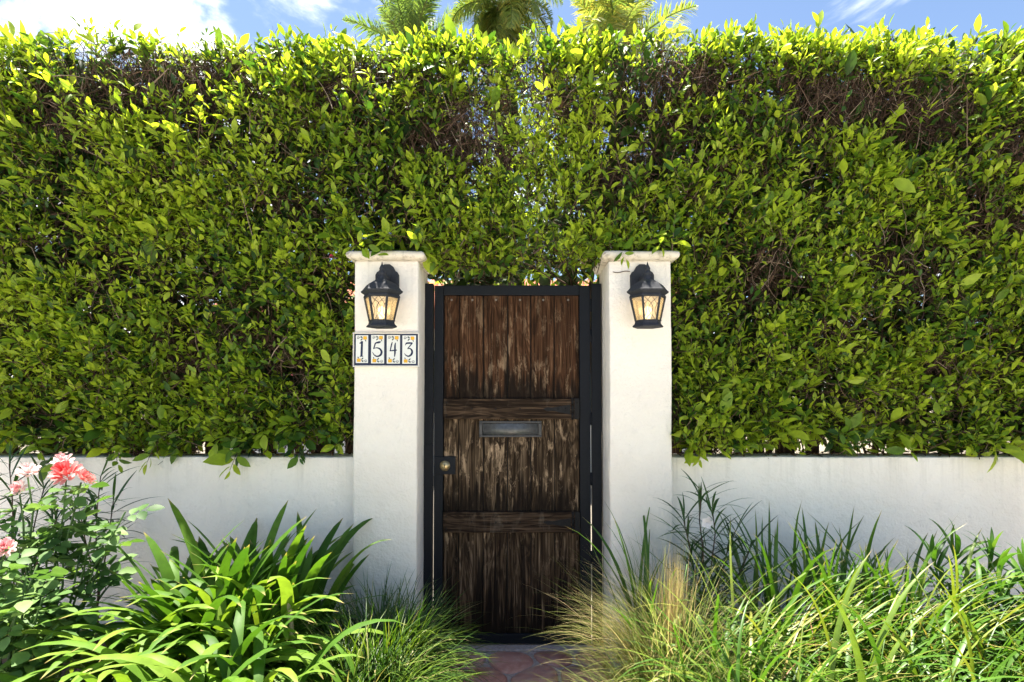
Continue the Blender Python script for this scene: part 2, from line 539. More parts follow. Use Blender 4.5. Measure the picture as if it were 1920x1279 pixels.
M['soil'] = ground_mat('dark_garden_soil', (0.06, 0.042, 0.03), (0.19, 0.14, 0.10), 45, 0.95, 0.9, 0.02)
M['concrete'] = ground_mat('pale_concrete', (0.50, 0.47, 0.42), (0.60, 0.565, 0.51), 30)
M['asphalt'] = ground_mat('pale_concrete_road', (0.36, 0.34, 0.31), (0.45, 0.43, 0.39), 40)
M['patio'] = ground_mat('pale_patio', (0.20, 0.18, 0.15), (0.28, 0.255, 0.22), 20)
M['ground'] = ground_mat('dry_ground', (0.14, 0.12, 0.09), (0.24, 0.21, 0.16), 6)
sheet('ground', -400, 400, -400, 400, -0.02, M['ground'])
sheet('sidewalk', -30, 30, -4.6, -1.32, 0.0, M['concrete'])
sheet('road', -60, 60, -14.0, -4.75, -0.012, M['asphalt'])
tag(box('kerb', -60, 60, -4.75, -4.6, -0.1, 0.004, M['concrete'], None, 0.012), kind='structure')
sheet('patio', -12, 12, 0.95, 6.6, 0.0, M['patio'])

# planting beds: soil mounded a little higher than the path
for nm, xa, xb in (('planting_bed', -4.6, -0.50), ('planting_bed', 0.50, 4.6)):
    bm = bmesh.new()
    nx, ny = 46, 20
    grid = []
    for j in range(ny + 1):
        row = []
        for i in range(nx + 1):
            x = xa + (xb - xa) * i / nx
            y = -1.3 + 1.42 * j / ny
            e = min(1, abs(abs(x) - 0.5) / 0.22) * min(1, (y + 1.3) / 0.25)
            z = -0.015 + 0.16 * e * (0.85 + 0.4 * fbm(x * 3, y * 3, 1)) + 0.015 * fbm(x * 14, y * 14, 5)
            row.append(bm.verts.new((x, y, z)))
        grid.append(row)
    for j in range(ny):
        for i in range(nx):
            bm.faces.new((grid[j][i], grid[j][i + 1], grid[j + 1][i + 1], grid[j + 1][i]))
    tag(link(nm, bm_mesh(bm, nm, True), M['soil']), kind='structure')

# ------------------------------------------------------------------ path of red flagstones
PX0, PX1, PY0, PY1 = -0.485, 0.495, -1.3, 0.17
m, t, o = mat_new('grey_mortar')
c = N(t, 'ShaderNodeTexCoord').outputs['Object']
n = noise_node(t, c, 60, 6, 0.7)
principled(t, o, mixc(t, rng_(t, n, 0.3, 0.7), (0.30, 0.24, 0.22), (0.48, 0.40, 0.38)), 0.9, 0.2, 0, bump(t, n, 0.6, 0.004))
M['mortar'] = m
m, t, o = mat_new('red_flagstone')
g = N(t, 'ShaderNodeNewGeometry').outputs['Position']
oi = N(t, 'ShaderNodeObjectInfo').outputs['Random']
n = noise_node(t, g, 16, 7, 0.68, 0.5)
n2 = noise_node(t, g, 5, 4, 0.6, 0.6)
col = ramp(t, n, [(0.28, (0.44, 0.18, 0.14)), (0.5, (0.64, 0.32, 0.26)), (0.7, (0.70, 0.47, 0.40))])
col = mixc(t, math_(t, 'MULTIPLY', rng_(t, n2, 0.5, 0.72), 0.55), col, (0.36, 0.23, 0.215))
col = mixc(t, math_(t, 'MULTIPLY', oi, 0.45), col, (0.13, 0.055, 0.048))
principled(t, o, col, rng_(t, n, 0.3, 0.7, 0.38, 0.62), 0.4, 0, bump(t, n, 0.35, 0.005))
M['flag'] = m
path = sheet('path', PX0, PX1, PY0, PY1, 0.012, M['mortar'])
pr = random.Random(5)
seeds = []
rows = 8
for j in range(rows):
    for i in range(4):
        seeds.append((PX0 + (i + 0.5 + (0.32 if j % 2 else -0.12) + pr.uniform(-.18, .18)) * (PX1 - PX0) / 4,
                      PY0 + (j + 0.5 + pr.uniform(-.24, .24)) * (PY1 - PY0) / rows))


def clip_half(poly, nx, ny, d):
    outp = []
    for i in range(len(poly)):
        a, b = poly[i], poly[(i + 1) % len(poly)]
        da, db = nx * a[0] + ny * a[1] - d, nx * b[0] + ny * b[1] - d
        if da <= 0: outp.append(a)
        if (da < 0 < db) or (db < 0 < da):
            s = da / (da - db)
            outp.append((a[0] + (b[0] - a[0]) * s, a[1] + (b[1] - a[1]) * s))
    return outp


for k, s in enumerate(seeds):
    poly = [(PX0, PY0), (PX1, PY0), (PX1, PY1 - 0.01), (PX0, PY1 - 0.01)]
    for q in seeds:
        if q is s: continue
        nx, ny = q[0] - s[0], q[1] - s[1]
        l = math.hypot(nx, ny)
        nx, ny = nx / l, ny / l
        mx_, my_ = (q[0] + s[0]) / 2, (q[1] + s[1]) / 2
        poly = clip_half(poly, nx, ny, nx * mx_ + ny * my_ - 0.009)
        if len(poly) < 3: break
    if len(poly) < 3: continue
    for _ in range(2):     # rounded corners
        nw = []
        for i in range(len(poly)):
            a, b = poly[i], poly[(i + 1) % len(poly)]
            nw += [(a[0] * .78 + b[0] * .22, a[1] * .78 + b[1] * .22), (a[0] * .22 + b[0] * .78, a[1] * .22 + b[1] * .78)]
        poly = nw
    cx = sum(p[0] for p in poly) / len(poly)
    cy = sum(p[1] for p in poly) / len(poly)
    h = 0.024 + pr.uniform(-.003, .004)
    tx, ty = pr.uniform(-.02, .02), pr.uniform(-.02, .02)
    bm = bmesh.new()
    lo = [bm.verts.new((x, y, 0.008)) for x, y in poly]
    m1 = [bm.verts.new((x, y, h - .006 + (x - cx) * tx + (y - cy) * ty)) for x, y in poly]
    m2 = [bm.verts.new((cx + (x - cx) * .91, cy + (y - cy) * .91, h + (x - cx) * tx + (y - cy) * ty + pr.uniform(-.001, .001))) for x, y in poly]
    ce = bm.verts.new((cx, cy, h + .003))
    n_ = len(poly)
    for i in range(n_):
        j = (i + 1) % n_
        bm.faces.new((lo[i], lo[j], m1[j], m1[i]))
        bm.faces.new((m1[i], m1[j], m2[j], m2[i]))
        bm.faces.new((m2[i], m2[j], ce))
    link('stone', bm_mesh(bm, 'stone', True), M['flag'], path)
tag(box('threshold', PX0, PX1, 0.172, 0.40, -0.05, 0.022, M['mortar'], None, 0.006), kind='structure')

# ------------------------------------------------------------------ walls and pillars
WALL_F, WALL_B = 0.10, 0.30
WALL_H = at(400, 857, WALL_F).z
LP0, LP1 = at(663, 750, 0).x, at(783, 750, 0).x
RP0, RP1 = at(1143, 750, 0).x, at(1260, 750, 0).x


def stucco_box(name, x0, x1, y0, y1, z0, z1, mat, parent=None, amp=0.0035, step=0.06):
    """box with a hand-trowelled, slightly uneven surface"""
    bm = bmesh.new()
    box_bm(bm, x0, x1, y0, y1, z0, z1, 0.008, 2)
    es = [e for e in bm.edges if e.calc_length() > step * 2]
    for ax, lo, hi in ((0, x0, x1), (2, z0, z1)):
        n = int((hi - lo) / step)
        for i in range(1, n):
            v = lo + (hi - lo) * i / n
            co = [0, 0, 0]
            co[ax] = v
            no = [0, 0, 0]
            no[ax] = 1
            bmesh.ops.bisect_plane(bm, geom=bm.verts[:] + bm.edges[:] + bm.faces[:], plane_co=co, plane_no=no)
    for v in bm.verts:
        p = v.co
        v.co = p + Vector((fbm(p.z * 4, p.y * 4, 3 + p.x), fbm(p.x * 3.4, p.z * 3.4, 7), fbm(p.x * 4, p.y * 4, 11))) * amp
    return link(name, bm_mesh(bm, name, True), mat, parent)


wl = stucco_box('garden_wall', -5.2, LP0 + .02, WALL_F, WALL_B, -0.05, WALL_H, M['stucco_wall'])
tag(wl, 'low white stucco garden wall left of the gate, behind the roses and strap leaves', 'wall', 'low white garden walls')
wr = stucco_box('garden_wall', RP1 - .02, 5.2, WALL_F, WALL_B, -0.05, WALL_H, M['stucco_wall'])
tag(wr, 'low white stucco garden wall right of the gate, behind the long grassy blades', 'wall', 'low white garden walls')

CAP_B, CAP_T = at(720, 489, 0).z, at(720, 473, -0.03).z


def pillar(x0, x1, label, side):
    t_ = thing('gate_pillar', label, 'pillar', ((x0 + x1) / 2, 0.16, 0), 0, 'white pillars beside the gate')
    ox, oy = -(x0 + x1) / 2, -0.16
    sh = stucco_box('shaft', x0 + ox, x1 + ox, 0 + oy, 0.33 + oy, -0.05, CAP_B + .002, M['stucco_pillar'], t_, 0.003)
    # cap: slab with a heavy rounded edge
    e = 0.036
    prof = [(-.008, 0.0), (e * .55, 0.003), (e * .9, 0.012), (e, 0.024), (e * .88, 0.037), (e * .55, 0.045), (0.0, 0.049), (-.10, 0.053)]
    bm = bmesh.new()
    rings = []
    hx, hy = (x1 - x0) / 2, 0.165
    for off, z in prof:
        ring = []
        a, b = hx + off, hy + off
        n = 14
        for k in range(4):
            cs = [(-a, -b), (a, -b), (a, b), (-a, b)]
            p, q = cs[k], cs[(k + 1) % 4]
            for i in range(n):
                f = i / n
                x, y = p[0] + (q[0] - p[0]) * f, p[1] + (q[1] - p[1]) * f
                wob = 0.0035 * fbm(x * 9 + x0 * 7, y * 9, z * 30 + 2)
                ring.append(bm.verts.new((x + wob, y - wob, CAP_B + z + 0.004 * fbm(x * 6 + x0, y * 6, 4))))
        rings.append(ring)
    n = len(rings[0])
    for A, B in zip(rings[:-1], rings[1:]):
        for i in range(n):
            bm.faces.new((A[i], A[(i + 1) % n], B[(i + 1) % n], B[i]))
    bm.faces.new(rings[-1])
    bm.faces.new(rings[0][::-1])
    link('cap', bm_mesh(bm, 'cap', True), M['cap'], t_)
    return t_


pl = pillar(LP0, LP1, 'white pillar left of the gate carrying the number tiles 1543', -1)
prr = pillar(RP0, RP1, 'white pillar right of the gate with a lantern and no number tiles', 1)
# bits on the pillars
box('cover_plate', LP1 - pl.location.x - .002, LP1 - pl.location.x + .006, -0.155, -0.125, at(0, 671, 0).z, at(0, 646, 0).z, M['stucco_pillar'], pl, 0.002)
bm = bmesh.new()       # old rusty hook scratch under the right cap
p0, p1 = at(1149, 510, -0.004), at(1181, 512, -0.004)
q = [Vector((p0.x + (p1.x - p0.x) * s, -0.005, p0.z - .004 * math.sin(s * 6))) - prr.location for s in np.linspace(0, 1, 8)]
tube_bm(bm, q, 0.0022, 5)
link('old_wire', bm_mesh(bm, 'old_wire'), M['bark'], prr)

# ------------------------------------------------------------------ gate
GY = 0.226                      # front plane of the steel frame


def gx(px): return at(px, 740, GY).x
def gz(py): return at(960, py, GY).z


GB = 0.034
gate = thing('garden_gate', 'narrow weathered plank gate in a black steel frame between white pillars', 'gate', (0, GY + .02, 0))
OG = Vector((0, -(GY + .02), 0))


def gbox(name, px0, px1, py0, py1, dy0, dy1, mat, parent=gate, bev=0.002):
    return box(name, gx(px0), gx(px1), dy0 - .02, dy1 - .02, gz(py1), gz(py0), mat, parent, bev)


gbox('stile', 814, 831, 535.5, 1207, 0, 0.04, M['steel'], gate, 0.003)
gbox('stile', 1087, 1107, 535.5, 1207, 0, 0.04, M['steel'], gate, 0.003)
gbox('rail', 831.3, 1086.7, 535, 553.5, 0.0005, 0.04, M['steel'], gate, 0.003)
gbox('rail', 831.3, 1086.7, 1189, 1207.5, 0.0005, 0.04, M['steel'], gate, 0.003)
edges = [831.5, 860, 906, 951.5, 995.5, 1040, 1086.5]
pr = random.Random(3)
for i in range(6):
    x0, x1 = gx(edges[i]) + .0024, gx(edges[i + 1]) - .0024
    bm = bmesh.new()
    yy = 0.010 + pr.uniform(-.0025, .0025)
    box_bm(bm, x0, x1, yy - .02, 0.035 - .02, gz(1188.8), gz(553.7), 0.0035, 2)
    link('plank', bm_mesh(bm, 'plank'), M['plank'], gate)
box('backing_board', gx(831), gx(1087), 0.016, 0.022, gz(1190), gz(552), M['keyway'], gate)

for (ya, yb) in ((747.5, 786), (959.5, 998)):
    bd = gbox('cross_board', 832, 1086, ya, yb, -0.012, 0.0075, M['board'], gate, 0.003)
    zm = (gz(ya) + gz(yb)) / 2
    hh = (gz(ya) - gz(yb)) / 2
    f = -0.012 - .02
    # strap hinge at the right end
    st = thing('strap_hinge', None, None)
    bpy.data.objects.remove(st)
    pts = [(gx(1069), zm - hh * .55), (gx(1069), zm + hh * .42), (gx(1035), zm + hh * .13), (gx(1026), zm + hh * .17), (gx(1018), zm), (gx(1026), zm - hh * .24), (gx(1035), zm - hh * .17)]
    st = link('strap_hinge', prism_mesh('strap_hinge', pts[::-1], f - .003, f + .001, 0.0008), M['iron'], bd)
    pb = box('hinge_plate', gx(1076.5), gx(1086), f - .003, f + .001, zm - hh * 1.02, zm + hh * 1.02, M['iron'], bd, 0.0008)
    bm = bmesh.new()
    for a_, b_ in ((-1.05, -.4), (-.36, .36), (.4, 1.05)):
        tube_bm(bm, [(gx(1073), f - .003, zm + hh * a_), (gx(1073), f - .003, zm + hh * b_)], 0.0068, 10)
    link('hinge_knuckle', bm_mesh(bm, 'hinge_knuckle', True), M['iron'], bd)
    for px, oz in ((1081.5, .6), (1081.5, -.6), (1060, .05), (1045, .0), (1028, 0), (838, .6), (838, -.6), (885, 0.05), (930, .0), (975, 0.02)):
        bm = bmesh.new()
        lathe_bm(bm, [(0.0045, 0), (0.0042, .0018), (.0025, .0028)], 8)
        mm = bm_mesh(bm, 'screw', True)
        o_ = link('screw', mm, M['iron'], bd, (gx(px), f - (.003 if px > 1000 else 0) + .0005, zm + hh * oz), (R(90), 0, 0))
for px in (846, 885, 929.5, 975, 1019, 1066):
    bm = bmesh.new()
    lathe_bm(bm, [(0.0062, 0), (0.006, .002), (.0042, .003), (.004, .0014)], 10)
    link('screw', bm_mesh(bm, 'screw', True), M['screw'], gate, (gx(px), 0.0085 - .02, gz(562)), (R(90), 0, 0))

# mail slot
ms = thing('x', None, None); bpy.data.objects.remove(ms)
x0, x1, za, zb = gx(898.5), gx(1015.5), gz(820), gz(789.5)
bm = bmesh.new()
bw = 0.019
fy = -0.020
for (a, b, c_, d_) in ((x0, x1, zb - .012, zb), (x0, x1, za, za + .012), (x0, x0 + bw, za + .0122, zb - .0122), (x1 - bw, x1, za + .0122, zb - .0122)):
    box_bm(bm, a, b, fy, -0.0115, c_, d_, 0.0025)
ms = link('mail_slot', bm_mesh(bm, 'mail_slot'), M['slot'], gate)
bm = bmesh.new()
k = 10
xs0, xs1 = x0 + bw + .0015, x1 - bw - .0015
z0_, z1_ = za + .0135, zb - .0135
prof = [(z1_ + (z0_ - z1_) * i / k, fy + .0015 - .011 * math.sin(math.pi * min(1, i / k * 1.02)) ** 0.8 * (0.35 + .65 * i / k)) for i in range(k + 1)]
fr = [[bm.verts.new((x, y, z)) for z, y in prof] for x in (xs0, xs1)]
bk = [[bm.verts.new((x, -0.0125, z)) for z, y in prof] for x in (xs0, xs1)]
for i in range(k):
    bm.faces.new((fr[0][i], fr[0][i + 1], fr[1][i + 1], fr[1][i]))
    bm.faces.new((fr[0][i + 1], fr[0][i], bk[0][i], bk[0][i + 1]))
    bm.faces.new((fr[1][i], fr[1][i + 1], bk[1][i + 1], bk[1][i]))
bmesh.ops.recalc_face_normals(bm, faces=bm.faces[:])
link('flap', bm_mesh(bm, 'flap', True), simple('mail_flap_grey', (0.075, 0.078, 0.08), 0.34, 0.6, 0.3, 60, 0.6, 0.3), ms)

# lock
lk = gbox('lock_plate', 815.5, 854.5, 856, 889.5, -0.006, 0.012, M['steel'], gate, 0.002)
cx, cz = gx(835), gz(873)
bm = bmesh.new()
lathe_bm(bm, [(0.0285, 0), (0.0285, .004), (.026, .009), (.0215, .011), (.020, .0145), (.0195, .0155)], 28)
link('lock_cylinder', bm_mesh(bm, 'lock_cylinder', True), M['brass'], lk, (cx, -0.006 - .02, cz), (R(90), 0, 0))
bm = bmesh.new()
box_bm(bm, cx - .0016, cx + .0016, -.0424, -.0412, cz - .010, cz + .005)
lathe_bm(bm, [(0.0042, 0), (0.0042, .0012)], 10)
bmesh.ops.transform(bm, matrix=Matrix.Translation((cx, -.0414, cz + .005)) @ Matrix.Rotation(R(90), 4, 'X'), verts=bm.verts[-20:])
link('keyhole', bm_mesh(bm, 'keyhole'), M['keyway'], lk)

# fixed posts either side of the gate
def gate_post(px0, px1, label):
    x0, x1 = gx(px0), gx(px1)
    t_ = thing('gate_post', label, 'post', ((x0 + x1) / 2, GY + .02, 0), 0, 'black steel posts holding the gate')
    box('tube', x0 - t_.location.x, x1 - t_.location.x, -0.028, 0.025, 0.0, gz(532), M['steel'], t_, 0.003)
    return t_


p_l = gate_post(792, 811.8, 'black square steel post on the lock side of the gate')
box('strike_plate', gx(791.5) - p_l.location.x, gx(813.3) - p_l.location.x, -0.033, -0.0285, gz(911), gz(834), M['steel'], p_l, 0.0015)
p_r = gate_post(1110, 1127.5, 'black square steel post on the hinge side of the gate')
for py in (573, 630, 785, 898, 1045):
    bm = bmesh.new()
    tube_bm(bm, [(gx(1108.4) - p_r.location.x, -.021, gz(py + 12)), (gx(1108.4) - p_r.location.x, -.021, gz(py - 12))], 0.0052, 8)
    link('hinge_barrel', bm_mesh(bm, 'hinge_barrel', True), M['steel'], p_r)

# ------------------------------------------------------------------ lanterns
m, t, o = mat_new('seeded_amber_glass')
c = N(t, 'ShaderNodeTexCoord').outputs['Object']
n = noise_node(t, c, 160, 3)
gl = N(t, 'ShaderNodeBsdfGlossy')
gl.inputs['Roughness'].default_value = 0.12
tl = N(t, 'ShaderNodeBsdfTranslucent')
tl.inputs['Color'].default_value = (0.90, 0.80, 0.60, 1)
df = N(t, 'ShaderNodeBsdfDiffuse')
df.inputs['Color'].default_value = (0.62, 0.55, 0.42, 1)
tp = N(t, 'ShaderNodeBsdfTransparent')
tp.inputs['Color'].default_value = (0.96, 0.90, 0.78, 1)
a1 = N(t, 'ShaderNodeMixShader'); a1.inputs[0].default_value = 0.35
a2 = N(t, 'ShaderNodeMixShader'); a2.inputs[0].default_value = 0.72
a3 = N(t, 'ShaderNodeMixShader'); a3.inputs[0].default_value = 0.07
t.links.new(tl.outputs[0], a1.inputs[1]); t.links.new(df.outputs[0], a1.inputs[2])
t.links.new(a1.outputs[0], a2.inputs[1]); t.links.new(tp.outputs[0], a2.inputs[2])
t.links.new(a2.outputs[0], a3.inputs[1]); t.links.new(gl.outputs[0], a3.inputs[2])
t.links.new(bump(t, n, 0.25, 0.002), gl.inputs['Normal'])
t.links.new(a3.outputs[0], o.inputs['Surface'])
M['glass'] = m
m, t, o = mat_new('lit_bulb')
e = N(t, 'ShaderNodeEmission')
e.inputs['Color'].default_value = (1.0, 0.80, 0.50, 1)
e.inputs['Strength'].default_value = 0.8
t.links.new(e.outputs[0], o.inputs['Surface'])
M['bulb'] = m


def lantern(cx_px, side, label):
    """side: where the body leans from the plate in the picture; the body stands straight in front of its plate"""
    xw = at(cx_px, 520, 0).x
    zt = at(cx_px, 495, 0).z
    t_ = thing('wall_lantern', label, 'lantern', (xw, 0, zt - .16), 0, 'black wall lanterns on the pillars')
    D = -0.128                        # axis of the lamp body in front of the pillar
    z = lambda py: at(715, py, D).z - (zt - .16)
    # back plate
    hw = 0.060
    zb0, zb1 = -0.002 + z(556), z(556) + 0.185
    pts = [(-hw, zb0), (hw, zb0), (hw, zb1 - .055), (hw * .86, zb1 - .040), (hw * .72, zb1 - .036), (hw * .5, zb1 - .012), (hw * .22, zb1), (-hw * .22, zb1), (-hw * .5, zb1 - .012), (-hw * .72, zb1 - .036), (-hw * .86, zb1 - .040), (-hw, zb1 - .055)]
    link('backplate', prism_mesh('backplate', pts, -.022, 0.001, 0.006), M['lantern'], t_)
    for sx in (-1, 1):
        bm = bmesh.new()
        lathe_bm(bm, [(.006, 0), (.006, .003), (.003, .006)], 10)
        link('screw', bm_mesh(bm, 'screw', True), M['lantern'], t_, (sx * .03, -.022, zb0 + .055), (R(90), 0, 0))
    ztop = z(491)
    # arm: curls up from the plate and over to the lamp's neck
    bm = bmesh.new()
    zn = z(521)
    pts = [(0, -.018, zb0 + .10), (0, -.045, zb0 + .112), (0, -.075, zn + .010), (0, -.105, zn + .004), (0, D, zn - .004)]
    tube_bm(bm, pts, [.020, .017, .0145, .014, .013], 10)
    link('arm', bm_mesh(bm, 'arm', True), M['lantern'], t_)
    bm = bmesh.new()
    lathe_bm(bm, [(.014, zn - .02), (.0195, zn - .012), (.0205, zn - .002), (.014, zn + .006), (.012, zn + .010), (.0175, zn + .018), (.0175, zn + .026), (.010, zn + .032), (.008, zn + .036), (.0135, zn + .043), (.0125, zn + .048), (.004, ztop - .012), (.001, ztop)], 16, 0, D)
    link('finial', bm_mesh(bm, 'finial', True), M['lantern'], t_)
    rot = 0.0
    c8 = 1 / math.cos(math.pi / 8)
    # roof, skirt and base: six-sided
    zr, zs, zg0, zg1, zb = z(547), z(553), z(559), z(602), z(614)
    bm = bmesh.new()
    lathe_bm(bm, [(.078 * c8, zs - .002), (.094 * c8, zr - .006), (.096 * c8, zr), (.089 * c8, zr + .006), (.071 * c8, zr + .030), (.060 * c8, zr + .039), (.030 * c8, zr + .056), (.019 * c8, zr + .068), (.015 * c8, zr + .080)], 6, 0, D, rot)
    link('roof', bm_mesh(bm, 'roof'), M['lantern'], t_)
    bm = bmesh.new()
    lathe_bm(bm, [(.074 * c8, zg0 - .003), (.082 * c8, zg0), (.084 * c8, zg0 + .004), (.080 * c8, zs - .0025)], 6, 0, D, rot)
    link('skirt', bm_mesh(bm, 'skirt'), M['lantern'], t_)
    rt, rb = .077, .055
    bm = bmesh.new()
    lathe_bm(bm, [(.052 * c8, zb + .002), (.069 * c8, zb), (.070 * c8, zb + .005), (.060 * c8, zb + .016), (.058 * c8, zg1 - .004), (.062 * c8, zg1 + .001), (.054 * c8, zg1 + .003)], 6, 0, D, rot)
    link('base', bm_mesh(bm, 'base'), M['lantern'], t_)
    for kx in range(6):
        a = rot + kx * math.pi / 3
        bm = bmesh.new()
        tube_bm(bm, [(rb * c8 * math.cos(a), D + rb * c8 * math.sin(a), zg1), (rt * c8 * math.cos(a), D + rt * c8 * math.sin(a), zg0)], [.0052, .0062], 6)
        link('bar', bm_mesh(bm, 'bar'), M['lantern'], t_)
    for kx in range(6):
        a0, a1_ = rot + kx * math.pi / 3, rot + (kx + 1) * math.pi / 3
        q = lambda u, v, off=0.0: (Vector((math.cos(a0), math.sin(a0), 0)) * (1 - u) + Vector((math.cos(a1_), math.sin(a1_), 0)) * u) * ((rb + (rt - rb) * v) * c8 - .001 + off) + Vector((0, D, zg1 + (zg0 - zg1) * v))
        bm = bmesh.new()
        fs = [bm.verts.new(q(u, v)) for u, v in ((0.04, 0), (.96, 0), (.96, 1), (.04, 1))]
        gs = [bm.verts.new(q(u, v, -.003)) for u, v in ((0.04, 0), (.96, 0), (.96, 1), (.04, 1))]
        bm.faces.new(fs); bm.faces.new(gs[::-1])
        for i in range(4): bm.faces.new((fs[i], gs[i], gs[(i + 1) % 4], fs[(i + 1) % 4]))
        bmesh.ops.recalc_face_normals(bm, faces=bm.faces[:])
        pn = link('pane', bm_mesh(bm, 'pane'), M['glass'], t_)
        if kx == 4:
            if True:
                bm = bmesh.new()
                U = lambda s, v: q(0.5 + s * 0.42, v, .001)
                for ln in ([(-1, 1), (-.7, .9), (-.3, .78), (0, .70)], [(1, 1), (.7, .9), (.3, .78), (0, .70)],
                           [(0, 1), (-.35, .9), (-.62, .77), (-1, .64)], [(0, 1), (.35, .9), (.62, .77), (1, .64)],
                           [(0, .70), (-.3, .55), (-.34, .42), (0, .26)], [(0, .70), (.3, .55), (.34, .42), (0, .26)],
                           [(-1, .72), (-.72, .5), (-.72, .34), (-1, .16)], [(1, .72), (.72, .5), (.72, .34), (1, .16)],
                           [(0, .26), (-.4, .17), (-.9, 0)], [(0, .26), (.4, .17), (.9, 0)], [(0, .70), (0, .74), (0, .70)]):
                    tube_bm(bm, [U(*p) for p in ln], .0012, 4)
                link('leading', bm_mesh(bm, 'leading'), M['lantern'], pn)
    bm = bmesh.new()
    zc = zg1 + .004
    lathe_bm(bm, [(.010, zc), (.012, zc + .012), (.019, zc + .030), (.021, zc + .044), (.017, zc + .058), (.006, zc + .068)], 16, 0, D)
    link('bulb', bm_mesh(bm, 'bulb', True), M['bulb'], t_)
    ld = bpy.data.lights.new('lantern_light', 'POINT')
    ld.energy = 0.06
    ld.color = (1.0, 0.78, 0.50)
    ld.shadow_soft_size = 0.02
    lo = bpy.data.objects.new('lantern_light', ld)
    lo.location = (0, D, zc + .085)
    COL.objects.link(lo)
    lo.parent = t_
    return t_


lantern(727, -1, 'black lit lantern on the left pillar above the number tiles 1543')
lantern(1203, 1, 'black lit lantern on the bare right pillar near the hinge side')

# ------------------------------------------------------------------ number plaque
M['plaque_white'] = simple('plaque_frame_white', (0.62, 0.60, 0.55), 0.45, 0.4, 0, 60, 0.12)
M['tile_white'] = simple('glazed_tile_white', (0.66, 0.67, 0.64), 0.12, 0.6, 0, 30, 0.06)
M['navy'] = simple('navy_glaze', (0.012, 0.015, 0.05), 0.14, 0.6, 0, 30, 0.3)
M['yellow'] = simple('yellow_glaze', (0.62, 0.34, 0.015), 0.15, 0.6, 0, 120, 0.35)
M['olive'] = simple('grey_green_glaze', (0.045, 0.065, 0.05), 0.15, 0.6, 0, 80, 0.3)
M['grey_glaze'] = simple('grey_glaze', (0.13, 0.13, 0.14), 0.15, 0.6, 0, 80, 0.3)


def z6(x, y, Y):                  # pixel of the plaque crop (10.66 times) to world
    return at(640 + x / 10.656, 600 + y / 10.656, Y)


PYF = -0.016
c0, c1 = z6(228, 940, PYF), z6(1562, 250, PYF)
pq = thing('address_plaque', 'white framed plaque of four number tiles reading 1543 on left pillar', 'house number', ((c0.x + c1.x) / 2, 0, c0.z))
PO = pq.location


def ppt(x, y, Y):
    return z6(x, y, PYF) - PO + Vector((0, Y - PYF, 0))


bm = bmesh.new()
for (a, b, c_, d_) in ((228, 1562, 250, 277), (228, 1562, 911, 940), (228, 256, 277.3, 910.7), (1530, 1562, 277.3, 910.7)):
    A, B = ppt(a, d_, 0), ppt(b, c_, 0)
    box_bm(bm, A.x, B.x, PYF - .003, .001, A.z, B.z, 0.0015)
link('frame', bm_mesh(bm, 'frame'), M['plaque_white'], pq)


def ribbon_poly(bm, pts, y):
    """variable-width stroke: list of (x,y,width) in crop pixels"""
    n = len(pts)
    Ls, Rs = [], []
    for i, (x, yy, wd) in enumerate(pts):
        a, b = pts[max(i - 1, 0)], pts[min(i + 1, n - 1)]
        dx, dy = b[0] - a[0], b[1] - a[1]
        l = math.hypot(dx, dy) or 1
        nx, ny = -dy / l * wd / 2, dx / l * wd / 2
        Ls.append(bm.verts.new(ppt(x + nx, yy + ny, y)))
        Rs.append(bm.verts.new(ppt(x - nx, yy - ny, y)))
    for i in range(n - 1):
        bm.faces.new((Ls[i], Rs[i], Rs[i + 1], Ls[i + 1]))


def catmull(pts, m_=7):
    o_ = []
    P_ = [pts[0]] + list(pts) + [pts[-1]]
    for i in range(1, len(P_) - 2):
        for j in range(m_):
            s = j / m_
            o_.append(tuple(0.5 * (2 * b + (c - a) * s + (2 * a - 5 * b + 4 * c - d) * s * s + (3 * b - a - 3 * c + d) * s ** 3) for a, b, c, d in zip(P_[i - 1], P_[i], P_[i + 1], P_[i + 2])))
    return o_ + [tuple(pts[-1])]


DIG = {
    '1': [[(365, 468, 20), (385, 462, 30), (402, 444, 30), (412, 425, 20)], [(415, 425, 44), (410, 580, 44), (405, 715, 44)], [(372, 728, 16), (405, 722, 26), (436, 730, 16)]],
    '5': [catmull([(795, 432, 6), (760, 446, 40), (712, 455, 34), (682, 470, 26), (668, 510, 26), (646, 580, 24)]), catmull([(640, 578, 12), (700, 558, 18), (765, 575, 32), (805, 635, 42), (785, 700, 40), (720, 728, 30), (660, 700, 22), (622, 640, 8)])],
    '4': [catmull([(1020, 440, 12), (1008, 480, 26), (990, 560, 24), (978, 618, 24)]), [(966, 620, 18), (1030, 612, 26), (1112, 602, 22)], catmull([(1084, 455, 14), (1074, 520, 32), (1072, 660, 34), (1062, 742, 10)])],
    '3': [catmull([(1278, 510, 6), (1300, 470, 30), (1350, 462, 34), (1405, 462, 30), (1425, 455, 14)]), catmull([(1420, 462, 24), (1380, 510, 22), (1325, 572, 14)]), catmull([(1322, 580, 12), (1375, 572, 24), (1415, 625, 40), (1400, 690, 40), (1345, 725, 30), (1290, 705, 20), (1262, 665, 6)])],
}
tiles = [('1', 262, 565, 288, 538, 305, 860), ('5', 569, 880, 594, 858, 300, 868), ('4', 884, 1192, 906, 1174, 302, 872), ('3', 1196, 1526, 1218, 1492, 310, 876)]
